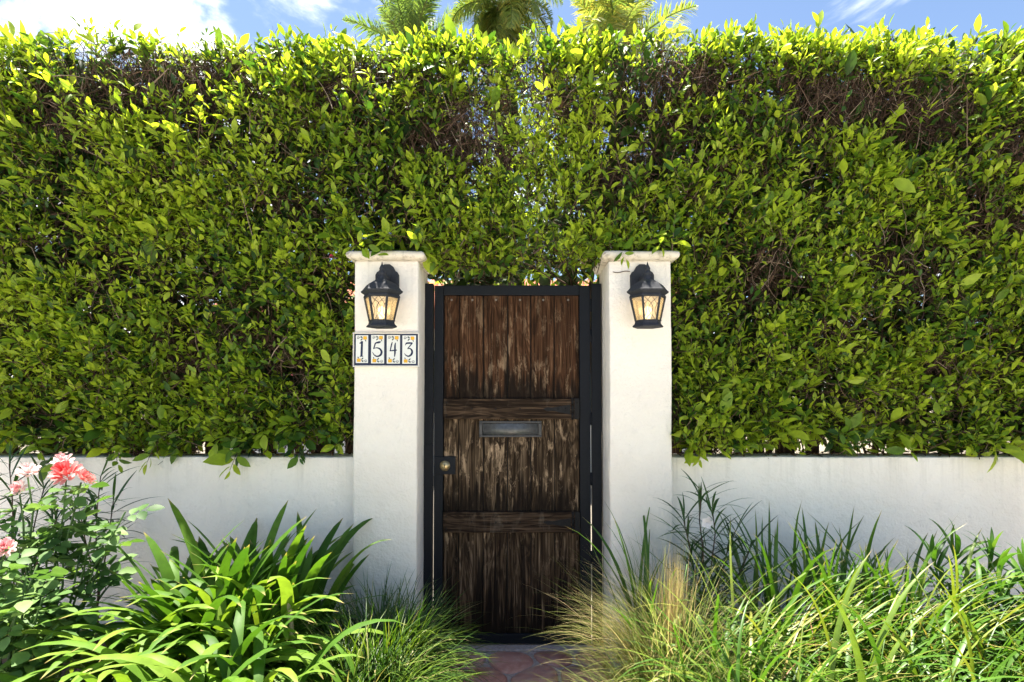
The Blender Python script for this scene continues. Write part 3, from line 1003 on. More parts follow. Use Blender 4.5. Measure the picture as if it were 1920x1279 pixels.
for dg, bx0, bx1, wx0, wx1, wy0, wy1 in tiles:
    A, B = ppt(bx0, 907, 0), ppt(bx1, 281, 0)
    tl_ = box('tile', A.x, B.x, PYF, -0.002, A.z, B.z, M['navy'], pq, 0.0015)
    tl_['label'] = 'glazed tile with navy border and numeral ' + dg
    A, B = ppt(wx0, wy1, 0), ppt(wx1, wy0, 0)
    box('white_field', A.x, B.x, PYF - .0010, PYF - .0002, A.z, B.z, M['tile_white'], tl_, 0.0004)
    bm = bmesh.new()
    for k, st in enumerate(DIG[dg]):
        ribbon_poly(bm, st, PYF - .0016 - .0002 * k)
    link('numeral', bm_mesh(bm, 'numeral'), M['navy'], tl_)
    x_ = lambda f: wx0 + (wx1 - wx0) * f
    # painted sprigs: yellow flower, grey curl, dark leaves; above and mirrored below
    bmy, bmg, bmo = bmesh.new(), bmesh.new(), bmesh.new()
    for sgn, y0 in ((1, wy0), (-1, wy1)):
        fx = (lambda f: x_(f)) if sgn == 1 else (lambda f: x_(1 - f))
        fy_ = lambda v: y0 + sgn * v
        cx_, cy_ = fx(.75), fy_(55)
        ring = []
        for i in range(16):
            r_ = 50 if i % 4 in (0,) else (38 if i % 2 == 0 else 43)
            an = math.pi / 4 + 2 * math.pi * i / 16
            ring.append(bmy.verts.new(ppt(cx_ + r_ * math.cos(an), cy_ + r_ * .9 * math.sin(an), PYF - .0015)))
        bmy.faces.new(ring)
        pts = []
        for i in range(22):
            an, r_ = i / 21 * 2 * math.pi * 1.4, 10 + 18 * i / 21
            pts.append((fx(.2) + r_ * math.cos(an), fy_(45) + r_ * math.sin(an), 9))
        ribbon_poly(bmg, pts, PYF - .0015)
        ribbon_poly(bmg, catmull([(fx(.28), fy_(45), 10), (fx(.38), fy_(42), 8), (fx(.52), fy_(62), 6)]), PYF - .0016)
        ribbon_poly(bmo, catmull([(fx(.40), fy_(18), 8), (fx(.46), fy_(35), 24), (fx(.56), fy_(52), 8)]), PYF - .0017)
        ribbon_poly(bmo, catmull([(fx(.40), fy_(108), 6), (fx(.46), fy_(88), 26), (fx(.56), fy_(68), 8)]), PYF - .0018)
        ribbon_poly(bmo, [(fx(.76), fy_(92), 10), (fx(.80), fy_(108), 22), (fx(.82), fy_(126), 10)], PYF - .0019)
    link('flower', bm_mesh(bmy, 'flower'), M['yellow'], tl_)
    link('curl', bm_mesh(bmg, 'curl'), M['grey_glaze'], tl_)
    link('sprig', bm_mesh(bmo, 'sprig'), M['olive'], tl_)


# ------------------------------------------------------------------ leaves in bulk
def leaf_template(curl=0.10, fold=0.16):
    """unit leaf along +X, width along Y, normal +Z; 11 vertices, 12 triangles"""
    ts = [(0.22, 0.34), (0.50, 0.5), (0.78, 0.33)]
    v = [(0, 0, 0)]
    for tt, hw in ts:
        zc = -curl * (tt ** 2)
        v += [(tt, hw, zc + fold * hw), (tt, 0, zc), (tt, -hw, zc + fold * hw)]
    v.append((1.0, 0, -curl))
    f = [(0, 2, 1), (0, 3, 2)]
    for b in (1, 4):
        f += [(b, b + 1, b + 4), (b, b + 4, b + 3), (b + 1, b + 2, b + 5), (b + 1, b + 5, b + 4)]
    f += [(7, 8, 10), (8, 9, 10)]
    return np.array(v, float), np.array(f, int)


LT, LF = leaf_template()


def leaves_mesh(name, pos, dirv, nrm, length, width, tint, curlv=None):
    n = len(pos)
    d = unit(dirv)
    s = unit(np.cross(nrm, d))
    nn = np.cross(d, s)
    T = np.repeat(LT[None], n, 0).copy()
    if curlv is not None:
        T[:, :, 2] += -(T[:, :, 0] ** 2) * curlv[:, None]
    x = T[:, :, 0:1] * length[:, None, None]
    y = T[:, :, 1:2] * width[:, None, None]
    z = T[:, :, 2:3] * length[:, None, None] * 0.8
    V = pos[:, None] + x * d[:, None] + y * s[:, None] + z * nn[:, None]
    Fc = LF[None] + (np.arange(n) * len(LT))[:, None, None]
    return np_mesh(name, V.reshape(-1, 3), Fc.reshape(-1, 3), {'tint': np.repeat(tint, len(LT))})


def twigs_mesh(name, pts, rad, n=3):
    """pts (N,K,3), rad (N,K): many tapering twigs as one mesh"""
    Nn, K, _ = pts.shape
    d = np.gradient(pts, axis=1)
    d = unit(d)
    ref = np.array([0.3, 0.2, 0.93])
    a = unit(np.cross(d, ref))
    b = np.cross(d, a)
    an = 2 * np.pi * np.arange(n) / n
    V = pts[:, :, None] + (a[:, :, None] * np.cos(an)[None, None, :, None] + b[:, :, None] * np.sin(an)[None, None, :, None]) * rad[:, :, None, None]
    idx = np.arange(Nn * K * n).reshape(Nn, K, n)
    A, B = idx[:, :-1], idx[:, 1:]
    A2, B2 = np.roll(A, -1, 2), np.roll(B, -1, 2)
    q = np.stack([A, A2, B2, B], -1).reshape(-1, 4)
    return np_mesh(name, V.reshape(-1, 3), q, {'tint': np.repeat(rng.random(Nn) ** 1.3, K * n)})


class Field:
    """smooth 2-D noise on a grid, sampled with numpy"""
    def __init__(s, x0, x1, z0, z1, step, scale, seed, octs=4):
        s.x0, s.z0, s.st = x0, z0, step
        nx, nz_ = int((x1 - x0) / step) + 2, int((z1 - z0) / step) + 2
        s.g = np.array([[fbm((x0 + i * step) * scale, (z0 + j * step) * scale, seed, octs) for j in range(nz_)] for i in range(nx)])

    def __call__(s, x, z):
        fx = np.clip((x - s.x0) / s.st, 0, s.g.shape[0] - 1.001)
        fz = np.clip((z - s.z0) / s.st, 0, s.g.shape[1] - 1.001)
        i, j = fx.astype(int), fz.astype(int)
        a, b = fx - i, fz - j
        g = s.g
        return g[i, j] * (1 - a) * (1 - b) + g[i + 1, j] * a * (1 - b) + g[i, j + 1] * (1 - a) * b + g[i + 1, j + 1] * a * b


HX0, HX1 = -3.9, 3.9
HTOP = at(960, 80, 0.15).z
HB = 0.80                      # back of the hedge
f_face = Field(HX0, HX1, 0.9, 3.6, 0.05, 1.6, 3.0)
f_dens = Field(HX0, HX1, 0.9, 3.6, 0.05, 2.3, 9.0)
f_fine = Field(HX0, HX1, 0.9, 3.6, 0.04, 6.0, 15.0)
f_tint = Field(HX0, HX1, 0.9, 3.6, 0.06, 1.3, 21.0)


def face_y(x, z):
    base = 0.085 + 0.09 * f_face(x, z) + 0.035 * f_fine(x, z)
    return base + np.where(z > HTOP - .25, ((z - HTOP + .25) / .25) ** 2 * 0.10, 0)


def bottom_z(x):
    b = np.where(np.abs(x) < 0.46, at(960, 522, .3).z + .02, np.where((x > LP0 - .03) & (x < RP1 + .03), CAP_B + .075, WALL_H + 0.055))
    return b + 0.03 * np.sin(x * 7.3) * np.sin(x * 3.1 + 1)


def top_z(x):
    return HTOP + 0.035 * f_fine(x, np.full_like(x, 2.0)) + 0.03 * f_face(x * 1.0, np.full_like(x, 1.4))


# bare, twiggy places of the hedge face, in photograph pixels: cx, cy, rx, ry, strength
BARE = [(330, 165, 190, 60, .85), (140, 235, 140, 32, .7), (440, 95, 130, 30, .7), (860, 270, 120, 75, .72), (690, 130, 60, 45, .75),
        (1290, 165, 120, 75, .8), (1180, 320, 75, 50, .6), (1560, 185, 100, 70, .85), (1730, 215, 100, 45, .7), (1890, 300, 70, 60, .8),
        (1870, 430, 80, 40, .8), (1690, 500, 110, 45, .7), (350, 690, 60, 55, .8), (480, 650, 90, 34, .7), (620, 190, 55, 60, .7),
        (540, 400, 60, 40, .5), (1430, 520, 40, 60, .6), (1560, 640, 70, 35, .5), (1750, 700, 55, 60, .6), (1600, 760, 90, 30, .5),
        (60, 170, 60, 40, .55), (1060, 190, 60, 50, .55), (960, 90, 60, 40, .5), (1340, 330, 60, 40, .5), (230, 560, 60, 25, .45), (880, 390, 50, 25, .4), (1400, 250, 40, 60, .5)]
BW = []
for (cx, cy, rx, ry, s_) in BARE:
    p = at(cx, cy, .15)
    BW.append((p.x, p.z, rx * 3.05 / F_PX, ry * 3.05 / F_PX, s_))
THIN = [(990, 250, 150, 210, 1.0), (1100, 470, 70, 60, .6), (1260, 380, 80, 60, .5), (640, 480, 70, 80, .55), (1370, 660, 50, 50, .5)]
TW = []
for (cx, cy, rx, ry, s_) in THIN:
    p = at(cx, cy, .3)
    TW.append((p.x, p.z, rx * 3.2 / F_PX, ry * 3.2 / F_PX, s_))


def blobs(x, z, L_):
    r = np.zeros_like(x)
    wob = 0.95 * f_fine(x, z) + .5 * f_dens(x, z)
    for cx, cz, rx, rz, s_ in L_:
        q = ((x - cx) / rx) ** 2 + ((z - cz) / rz) ** 2 + wob
        r = np.maximum(r, s_ * np.clip(1.45 - q, 0, 1))
    return r


def density(x, z):
    d = 0.56 + 0.95 * f_dens(x, z) + 0.75 * f_fine(x, z) - .14 * np.clip((z - 2.35) / .3, 0, 1) * np.clip((3.25 - z) / .1, 0, 1)
    return np.clip(d, 0.14, 1) * np.clip(1 - 1.12 * blobs(x, z, BW), .03, 1)


def sample_face(n, dens=True):
    xs, zs = [], []
    tot = 0
    while tot < n:
        x = rng.uniform(HX0, HX1, n)
        z = rng.uniform(0.95, HTOP + .1, n)
        ok = (z > bottom_z(x)) & (z < top_z(x))
        if dens: ok &= rng.random(n) < density(x, z)
        xs.append(x[ok]); zs.append(z[ok])
        tot += ok.sum()
    return np.concatenate(xs)[:n], np.concatenate(zs)[:n]


hedge = thing('hedge', 'tall clipped green leafy hedge rising behind the white wall and over the gate', 'hedge', (0, .45, 0))
HO = np.array([0, .45, 0.0])


def put(name, me, mat, parent=hedge, kind=None):
    me.transform(Matrix.Translation(-Vector(HO)))
    o_ = link(name, me, mat, parent)
    if kind: o_['kind'] = kind
    return o_


# shoots: each carries a tuft of leaves
def shoots(x, y, z, outdir, nleaf, l0, l1, tint_add=0.0, shootlen=(0.05, 0.14)):
    n = len(x)
    d = unit(outdir + rng.normal(0, .42, (n, 3)))
    sl_ = rng.uniform(*shootlen, n)
    P0 = np.stack([x, y, z], -1)
    rep = np.repeat(np.arange(n), nleaf)
    k = np.tile(np.arange(nleaf), n) / max(1, nleaf - 1)
    keep = rng.random(len(rep)) < .92
    rep, k = rep[keep], k[keep]
    dd = d[rep]
    side = unit(np.cross(dd, rng.normal(0, 1, (n, 3))[rep]))
    side2 = np.cross(dd, side)
    ang = k * nleaf * 2.4 + rng.normal(0, .4, len(rep))
    rad = side * np.cos(ang)[:, None] + side2 * np.sin(ang)[:, None]
    spread = 1.15 - .75 * k
    ld_ = unit(dd * (0.45 + .6 * k)[:, None] + rad * spread[:, None] + rng.normal(0, .15, (len(rep), 3)))
    pos = P0[rep] + dd * (sl_[rep] * k)[:, None] + rad * .004
    nrm = unit(dd * .8 + np.array([0, -.25, .8]) + rng.normal(0, .55, (len(rep), 3)))
    L_ = rng.uniform(l0, l1, len(rep)) * (1.0 - .28 * np.abs(k - .45)) * rng.choice([1, 1, 1, 1, 1, 1.2, 1.5], n)[rep]
    L_ = L_ * np.exp(rng.normal(0, .22, len(rep)))
    W_ = L_ * rng.uniform(.34, .48, len(rep))
    base = rng.normal(.51, .23, n) + .22 * f_tint(x, z)
    tint = np.clip(base[rep] + .22 * (k - .35) + rng.normal(0, .09, len(rep)) + tint_add, 0, 1)
    return pos, ld_, nrm, L_, W_, tint, (P0, P0 + d * sl_[:, None])


parts = []
inner = []
stems = []
# face
x, z = sample_face(16000)
y = face_y(x, z) + np.abs(rng.normal(0, .045, len(x))) - .01
od = np.stack([rng.normal(0, .25, len(x)), np.full(len(x), -.62), np.full(len(x), .75)], -1)
r_ = shoots(x, y, z, od, 6, .028, .054, .08, (.04, .11))
parts.append(r_[:6]); stems.append(r_[6])
# second layer, deeper; darker leaf colour stands in for the interior shade
x, z = sample_face(7600, False)
y = face_y(x, z) + rng.uniform(.10, .42, len(x))
ok = rng.random(len(x)) > blobs(x, z, TW) * .9
x, y, z = x[ok], y[ok], z[ok]
od = np.stack([rng.normal(0, .6, len(x)), rng.normal(-.5, .4, len(x)), np.full(len(x), .45)], -1)
r_ = shoots(x, y, z, od, 5, .05, .09, -.05)
inner.append(r_[:6]); stems.append(r_[6])
# back of the hedge
x, z = sample_face(7400, False)
y = HB - np.abs(rng.normal(0, .07, len(x)))
ok = rng.random(len(x)) > blobs(x, z, TW) * .97
x, y, z = x[ok], y[ok], z[ok]
od = np.stack([rng.normal(0, .3, len(x)), np.full(len(x), .8), np.full(len(x), .5)], -1)
r_ = shoots(x, y, z, od, 5, .065, .11, -.05)
inner.append(r_[:6]); stems.append(r_[6])
# top
n = 3000
x = rng.uniform(HX0, HX1, n)
y = rng.uniform(.14, HB, n)
z = top_z(x) - np.abs(rng.normal(0, .05, n)) + .0
keep = rng.random(n) < (1 - .8 * blobs(x, z, BW)) * np.clip(.75 + 1.6 * f_dens(x, np.full(n, 2.9)), .25, 1)
x, y, z = x[keep], y[keep], z[keep]
od = np.stack([rng.normal(0, .3, len(x)), rng.normal(-.2, .3, len(x)), np.full(len(x), 1.0)], -1)
r_ = shoots(x, y, z, od, 5, .036, .068, .0, (.04, .10))
parts.append(r_[:6]); stems.append(r_[6])
# a few tall young shoots along the top
tp = [(30, 48), (1495, 62), (1520, 60), (1555, 66), (1655, 48), (1668, 42), (1640, 70), (1370, 52), (1830, 50), (800, 62), (1445, 66), (1230, 52), (1245, 45)]
X = np.array([at(a, b, .2).x for a, b in tp]); Z = np.array([at(a, b, .2).z - .10 for a, b in tp])
od = np.tile(np.array([[0.05, -.15, 1.0]]), (len(X), 1))
r_ = shoots(X, np.full(len(X), .2), Z, od, 4, .065, .095, .3, (.05, .08))
parts.append(r_[:6]); stems.append(r_[6])
# hanging sprigs along the bottom edge of the hedge and over the caps
n = 620
x = rng.uniform(HX0, HX1, n)
z = bottom_z(x) + rng.uniform(-.015, .10, n)
y = np.where((x > LP0 - .05) & (x < RP1 + .05), rng.uniform(-.02, .3, n), rng.uniform(.07, .35, n))
ok = ~((np.abs(x) < .47) & (y < .12))
x, y, z = x[ok], y[ok], z[ok]
od = np.stack([rng.normal(0, .5, len(x)), np.full(len(x), -.7), rng.normal(-.15, .4, len(x))], -1)
r_ = shoots(x, y, z, od, 6, .045, .085, .02)
parts.append(r_[:6]); stems.append(r_[6])
droop = [(430, 840, .06), (445, 850, .05), (515, 838, .06), (560, 845, .06), (1315, 842, .06), (1590, 842, .06), (1860, 838, .04), (1880, 848, .05), (1700, 845, .06), (140, 852, .05), (290, 842, .06), (770, 452, -.05), (755, 445, -.05), (664, 462, -.06), (690, 460, -.06), (1165, 462, -.05), (1240, 462, -.05), (905, 462, .12), (930, 485, .15), (1000, 490, .2), (860, 462, .15)]
X = np.array([at(a, b, c_).x for a, b, c_ in droop]); Y = np.array([c_ for a, b, c_ in droop]); Z = np.array([at(a, b, c_).z for a, b, c_ in droop])
od = np.tile(np.array([[0.0, -.55, -.35]]), (len(X), 1))
r_ = shoots(X, Y, Z, od, 6, .055, .085, .08)
parts.append(r_[:6]); stems.append(r_[6])

def clear_of_masonry(lst):
    pos, ldv, nrm, LL, WW, TT = [np.concatenate([p[i] for p in lst]) for i in range(6)]
    inx = lambda a: (a > LP0 - .01) & (a < LP1 + .01) | (a > RP0 - .01) & (a < RP1 + .01)
    tip = pos + ldv * LL[:, None]
    bad = inx(pos[:, 0]) & (pos[:, 2] < CAP_B + .055) & (pos[:, 1] > -.05)
    bad |= (np.minimum(pos[:, 2], tip[:, 2]) < WALL_H + .01) & (np.maximum(pos[:, 1], tip[:, 1]) > WALL_F - .012) & (np.abs(pos[:, 0]) > .5)
    bad |= inx(tip[:, 0]) & (tip[:, 2] < CAP_B + .03) & (tip[:, 1] > -.045)
    bad |= (np.abs(pos[:, 0]) < .5) & (np.minimum(pos[:, 2], tip[:, 2]) < gz(533)) & (pos[:, 1] < .5)
    g = ~bad
    return pos[g], ldv[g], nrm[g], LL[g], WW[g], TT[g]


q_ = clear_of_masonry(inner)
put('inner_foliage', leaves_mesh('inner_foliage', *q_, rng.uniform(-.05, .28, len(q_[0]))), M['hedge_shaded'], hedge, 'stuff')
pos, ldv, nrm, LL, WW, TT = clear_of_masonry(parts)

# the 300 leaves that show largest become objects of their own
camv = unit(np.array(CAM) - pos)
nproj = unit(nrm - ldv * (nrm * ldv).sum(1, keepdims=True))
facing = np.abs((nproj * camv).sum(1))
rel = pos[:, 1] - face_y(pos[:, 0], np.clip(pos[:, 2], .96, 3.5))
inview = (np.abs(pos[:, 0]) < 2.6) & (rel < .02)
score = LL * WW * facing * inview
pick = np.argsort(-score)[:300]
mask = np.ones(len(pos), bool); mask[pick] = False
print('hedge leaves', len(pos))
put('foliage', leaves_mesh('foliage', pos[mask], ldv[mask], nrm[mask], LL[mask], WW[mask], TT[mask], rng.uniform(-.05, .28, mask.sum())), M['hedge_leaf'], hedge, 'stuff')
pool = []
for k in range(14):
    me = leaves_mesh('leaf', np.zeros((1, 3)), np.array([[1., 0, 0]]), np.array([[0, 0, 1.]]), np.ones(1), np.array([.46]), np.array([.25 + .055 * k]), np.array([.02 * (k % 9)]))
    me.materials.append(M['hedge_leaf'])
    pool.append(me)
for i in pick:
    o_ = bpy.data.objects.new('leaf', pool[int(np.clip((TT[i] - .25) / .055, 0, 13))])
    d = Vector(ldv[i]).normalized()
    s = Vector(nrm[i]).cross(d).normalized()
    nn = d.cross(s)
    mt = Matrix((d, s, nn)).transposed().to_4x4()
    o_.matrix_basis = Matrix.Translation(Vector(pos[i] - HO)) @ mt @ Matrix.Scale(LL[i], 4)
    COL.objects.link(o_)
    o_.parent = hedge

# a few dead leaves caught among the living ones
x, z = sample_face(750)
y = face_y(x, z) + rng.uniform(-.01, .12, len(x))
n = len(x)
q_ = clear_of_masonry([(np.stack([x, y, z], -1), rng.normal(0, 1, (n, 3)), np.stack([rng.normal(0, .6, n), np.full(n, -.6), rng.normal(.3, .5, n)], -1), rng.uniform(.03, .06, n), rng.uniform(.010, .022, n), rng.random(n))])
put('dead_leaves', leaves_mesh('dead_leaves', *q_, rng.uniform(0, .8, len(q_[0]))), M['litter'], hedge, 'stuff')

# leaf-bearing stems
P0 = np.concatenate([s_[0] for s_ in stems]); P1 = np.concatenate([s_[1] for s_ in stems])
inp = ((P1[:, 0] > LP0) & (P1[:, 0] < LP1) | (P1[:, 0] > RP0) & (P1[:, 0] < RP1)) & (P1[:, 2] < CAP_B + .05)
P0, P1 = P0[~inp], P1[~inp]
st_back = P0 + (P0 - P1) * .5
pts = np.stack([st_back, P0, P1], 1)
pts[:, 1] += rng.normal(0, .006, (len(pts), 3))
put('shoot', twigs_mesh('shoot', pts, np.tile(np.array([[.0026, .0021, .0011]]), (len(pts), 1))), M['twig'], hedge, 'stuff')

# dry twigs: everywhere inside, thick and close to the face in the bare places
xa, za = sample_face(15000, False)
ya = rng.uniform(-.01, .45, len(xa))  + face_y(xa, za)
xb = []
zb = []
for cx, cz, rx, rz, s_ in BW:
    n = int(2100 * rx * rz * 10 * s_)
    q = rng.normal(0, .62, (n, 2))
    xb.append(cx + q[:, 0] * rx); zb.append(cz + q[:, 1] * rz)
xb, zb = np.concatenate(xb), np.concatenate(zb)
ok = (zb < top_z(xb)) & (zb > bottom_z(xb) + .02) & (np.abs(xb) < 3.85)
xb, zb = xb[ok], zb[ok]
yb = face_y(xb, np.clip(zb, .96, 3.5)) + np.abs(rng.normal(.03, .11, len(xb)))
nt_ = 3000      # stubs on the clipped top
xt = rng.uniform(HX0, HX1, nt_); zt = top_z(xt) - rng.uniform(.05, .14, nt_); yt = rng.uniform(.2, HB, nt_)
xx, yy, zz = np.concatenate([xa, xb, xt]), np.concatenate([ya, yb, yt]), np.concatenate([za, zb, zt])
n = len(xx)
print('twigs', n)
up = np.concatenate([np.full(len(xa) + len(xb), .55), np.full(nt_, 1.3)])
d = unit(np.stack([rng.normal(0, .65, n), rng.normal(-.35, .5, n), up + rng.normal(0, .35, n)], -1))
ln = np.concatenate([rng.uniform(.08, .30, len(xa)), rng.uniform(.06, .20, len(xb)), rng.uniform(.06, .14, nt_)])
K = 5
pts = np.zeros((n, K, 3))
pts[:, 0] = np.stack([xx, yy, zz], -1) - d * (ln * .6)[:, None]
cur = d.copy()
for k in range(1, K):
    cur = unit(cur + rng.normal(0, .22, (n, 3)) + np.array([0, 0, .05]))
    pts[:, k] = pts[:, k - 1] + cur * (ln / (K - 1))[:, None]
r0 = .0014 + .0030 * rng.random(n) ** 2
rad = r0[:, None] * np.linspace(1, .35, K)[None]
inp = ((pts[:, :, 0] > LP0 - .02) & (pts[:, :, 0] < LP1 + .02) | (pts[:, :, 0] > RP0 - .02) & (pts[:, :, 0] < RP1 + .02)) & (pts[:, :, 2] < CAP_B + .06)
inp |= (pts[:, :, 2] < WALL_H + .01)
inp |= (np.abs(pts[:, :, 0]) < .5) & (pts[:, :, 2] < gz(540)) & (pts[:, :, 1] < .4)
ok = ~inp.any(1)
put('twig', twigs_mesh('twig', pts[ok], rad[ok]), M['twig'], hedge, 'stuff')

# trunks and branches
pr = random.Random(12)


def branch_path(p, d, length, k, wig, lift=.05):
    pts = [p.copy()]
    for i in range(k):
        d = (d + Vector((pr.gauss(0, wig), pr.gauss(0, wig * .5), pr.gauss(0, wig * .6) + lift))).normalized()
        p = p + d * (length / k)
        p.y = min(max(p.y, .28), .72)
        p.z = min(p.z, HTOP - .08)
        pts.append(p.copy())
    return pts


off = Vector(HO)
xs = [-3.6, -3.0, -2.52, -2.2, -1.95, -1.4, -1.1, .98, 1.02, 1.35, 1.75, 2.15, 2.5, 3.1, 3.6]
bb = bmesh.new()
for x0 in xs:
    p = Vector((x0 + pr.uniform(-.05, .05), .48 + pr.uniform(-.05, .08), -.02))
    pts = branch_path(p, Vector((pr.uniform(-.1, .1), 0, 1)), 3.0, 10, .10, .15)
    bm = bmesh.new()
    r0_ = pr.uniform(.020, .036)
    tube_bm(bm, [q - off for q in pts], [r0_ * (1 - .75 * i / 10) for i in range(11)], 7)
    link('trunk', bm_mesh(bm, 'trunk', True), M['bark'], hedge)
    for i in range(3, 10):
        for _ in range(3):
            q = pts[i]
            b = branch_path(q.copy(), Vector((pr.choice((-1, 1)) * pr.uniform(.4, 1), pr.uniform(-.6, .6), pr.uniform(.1, .7))), pr.uniform(.4, .8), 6, .22)
            rr = pr.uniform(.005, .012)
            tube_bm(bb, [v - off for v in b], [rr * (1 - .6 * i_ / 6) for i_ in range(7)], 5, False)
# limbs trained over the gate
for (a, b, Y0, rr) in (((1108, 545), (1120, 400), .52, .017), ((1085, 545), (1035, 470), .50, .009), ((1072, 545), (1010, 480), .46, .006), ((1275, 540), (1330, 470), .45, .010), ((660, 520), (720, 380), .5, .014), ((800, 500), (900, 430), .5, .010)):
    A, B = at(*a, Y0), at(*b, Y0 + .05)
    if a[0] in (1108, 1275, 660): A.z -= .5
    pts = [A.lerp(B, s) + Vector((pr.gauss(0, .012), pr.gauss(0, .012), 0)) for s in np.linspace(0, 1, 7)]
    tube_bm(bb, [v - off for v in pts], [rr * (1 - .4 * i / 6) for i in range(7)], 6, False)
link('branch', bm_mesh(bb, 'branch', True), M['bark'], hedge)['kind'] = 'stuff'

# dry leaves fallen on the wall tops
n = 700
x = np.where(rng.random(n) < .5, rng.uniform(-3.2, LP0 - .02, n), rng.uniform(RP1 + .02, 3.2, n))
pos_ = np.stack([x, rng.uniform(WALL_F + .006, WALL_B, n), WALL_H + .006 + rng.uniform(0, .012, n)], -1)
dv = np.stack([rng.normal(0, 1, n), rng.normal(0, 1, n), rng.normal(0, .12, n)], -1)
nv = np.stack([rng.normal(0, .3, n), rng.normal(0, .3, n), np.ones(n)], -1)
lit = link('leaf_litter', leaves_mesh('leaf_litter', pos_, dv, nv, rng.uniform(.02, .05, n), rng.uniform(.008, .018, n), rng.random(n)), M['litter'])
tag(lit, 'brown dry leaf litter lying along the top of the white wall', 'leaf litter', None, 'stuff')

# ------------------------------------------------------------------ behind the hedge
fence = thing('wooden_fence', 'dark wooden picket fence glimpsed behind the hedge above the wall', 'fence', (0, .86, 0))
for x0, x1 in ((-3.8, -.85), (.85, 3.8)):
    k = 0
    xx_ = x0
    while xx_ < x1:
        wd = .085 + .02 * ((k * 7) % 3)
        if k % 5 != 3:
            box('picket', xx_, xx_ + wd, -.012, .012, 0.05, 1.32 + .03 * ((k * 5) % 3), M['fence_wood'], fence, .003)
        xx_ += wd + .075
        k += 1
    for zz_ in (.35, 1.1):
        box('fence_rail', x0, x1, .0125, .05, zz_, zz_ + .07, M['fence_wood'], fence, .003)

house = thing('house', 'white house with red tiled roof behind the hedge, seen through gaps', 'house', (0, 7, 0))
M['house_white'] = simple('house_plaster', (0.70, 0.67, 0.62), 0.85, 0.2, 0, 5, 0.08)
M['terracotta'] = simple('terracotta_tile', (0.36, 0.13, 0.075), 0.8, 0.2, 0, 9, 0.35)
M['pane'] = simple('dark_window_glass', (0.03, 0.04, 0.05), 0.08, 0.6)
box('wall', -5, 3.2, -.2, 4.5, 0, 2.6, M['house_white'], house)
bm = bmesh.new()
for i in range(40):         # barrel tile courses
    xa_ = -5.3 + i * .22
    tube_bm(bm, [(xa_ + .11, -.7, 2.55), (xa_ + .11, 2.2, 3.75)], .115, 8)
link('roof', bm_mesh(bm, 'roof', True), M['terracotta'], house)
for wx in (-3.4, -1.0, 1.4):
    wf = box('window', wx - .5, wx + .5, -.26, -.203, 1.0, 2.2, M['house_white'], house, .01)
    box('pane', wx - .43, wx + .43, -.268, -.262, 1.07, 2.13, M['pane'], wf)


def bush(name, label, cat, cx, cy, z0, rx, ry, rz, n, mat, l0, l1, tint0, stemmat=M['bark'], group=None):
    t_ = thing(name, label, cat, (cx, cy, 0), 0, group)
    u = unit(rng.normal(0, 1, (n, 3)))
    rr = rng.random(n) ** .45
    p = u * rr[:, None] * np.array([rx, ry, rz]) + np.array([0, 0, z0])
    p[:, 2] += .12 * rz * np.sin(p[:, 0] * 5 + 1)
    dv_ = unit(u + rng.normal(0, .7, (n, 3)))
    nv_ = unit(rng.normal(0, .5, (n, 3)) + np.array([0, -.3, .8]))
    L_ = rng.uniform(l0, l1, n)
    f_ = link('foliage', leaves_mesh('foliage', p, dv_, nv_, L_, L_ * .45, np.clip(rng.normal(tint0, .15, n), 0, 1)), mat, t_)
    f_['kind'] = 'stuff'
    bm_ = bmesh.new()
    for k in range(7):
        e_ = Vector((rng.uniform(-rx, rx) * .7, rng.uniform(-ry, ry) * .7, z0 + rz * rng.uniform(0, .8)))
        tube_bm(bm_, [(0, 0, 0), (e_.x * .3, e_.y * .3, z0 * .5), e_], [.03, .02, .006], 6)
    link('stem', bm_mesh(bm_, 'stem'), stemmat, t_)
    return t_


bush('garden_shrub', 'sunlit yellow green shrub behind the hedge over the gate', 'shrub', .15, 2.1, 2.9, 1.0, .5, 1.25, 3600, M['hedge_leaf'], .06, .11, .78)
bush('garden_shrub', 'sunlit green shrub behind the right half of the hedge', 'shrub', 2.1, 2.2, 2.3, 1.3, .5, 1.5, 3600, M['hedge_leaf'], .06, .11, .6)
fl_ = bush('flowering_shrub', 'shrub with small magenta flowers glimpsed through hedge left of the pillar', 'shrub', -1.55, 1.6, 1.7, .7, .3, .8, 1500, M['hedge_leaf'], .05, .09, .4)
n = 260
p = np.stack([rng.uniform(-.6, .6, n), rng.uniform(-.5, -.2, n), rng.uniform(1.4, 2.4, n)], -1)
o_ = link('blossom', leaves_mesh('blossom', p, rng.normal(0, 1, (n, 3)), rng.normal(0, 1, (n, 3)), rng.uniform(.03, .05, n), rng.uniform(.025, .04, n), rng.random(n)), M['magenta'], fl_)
o_['kind'] = 'stuff'


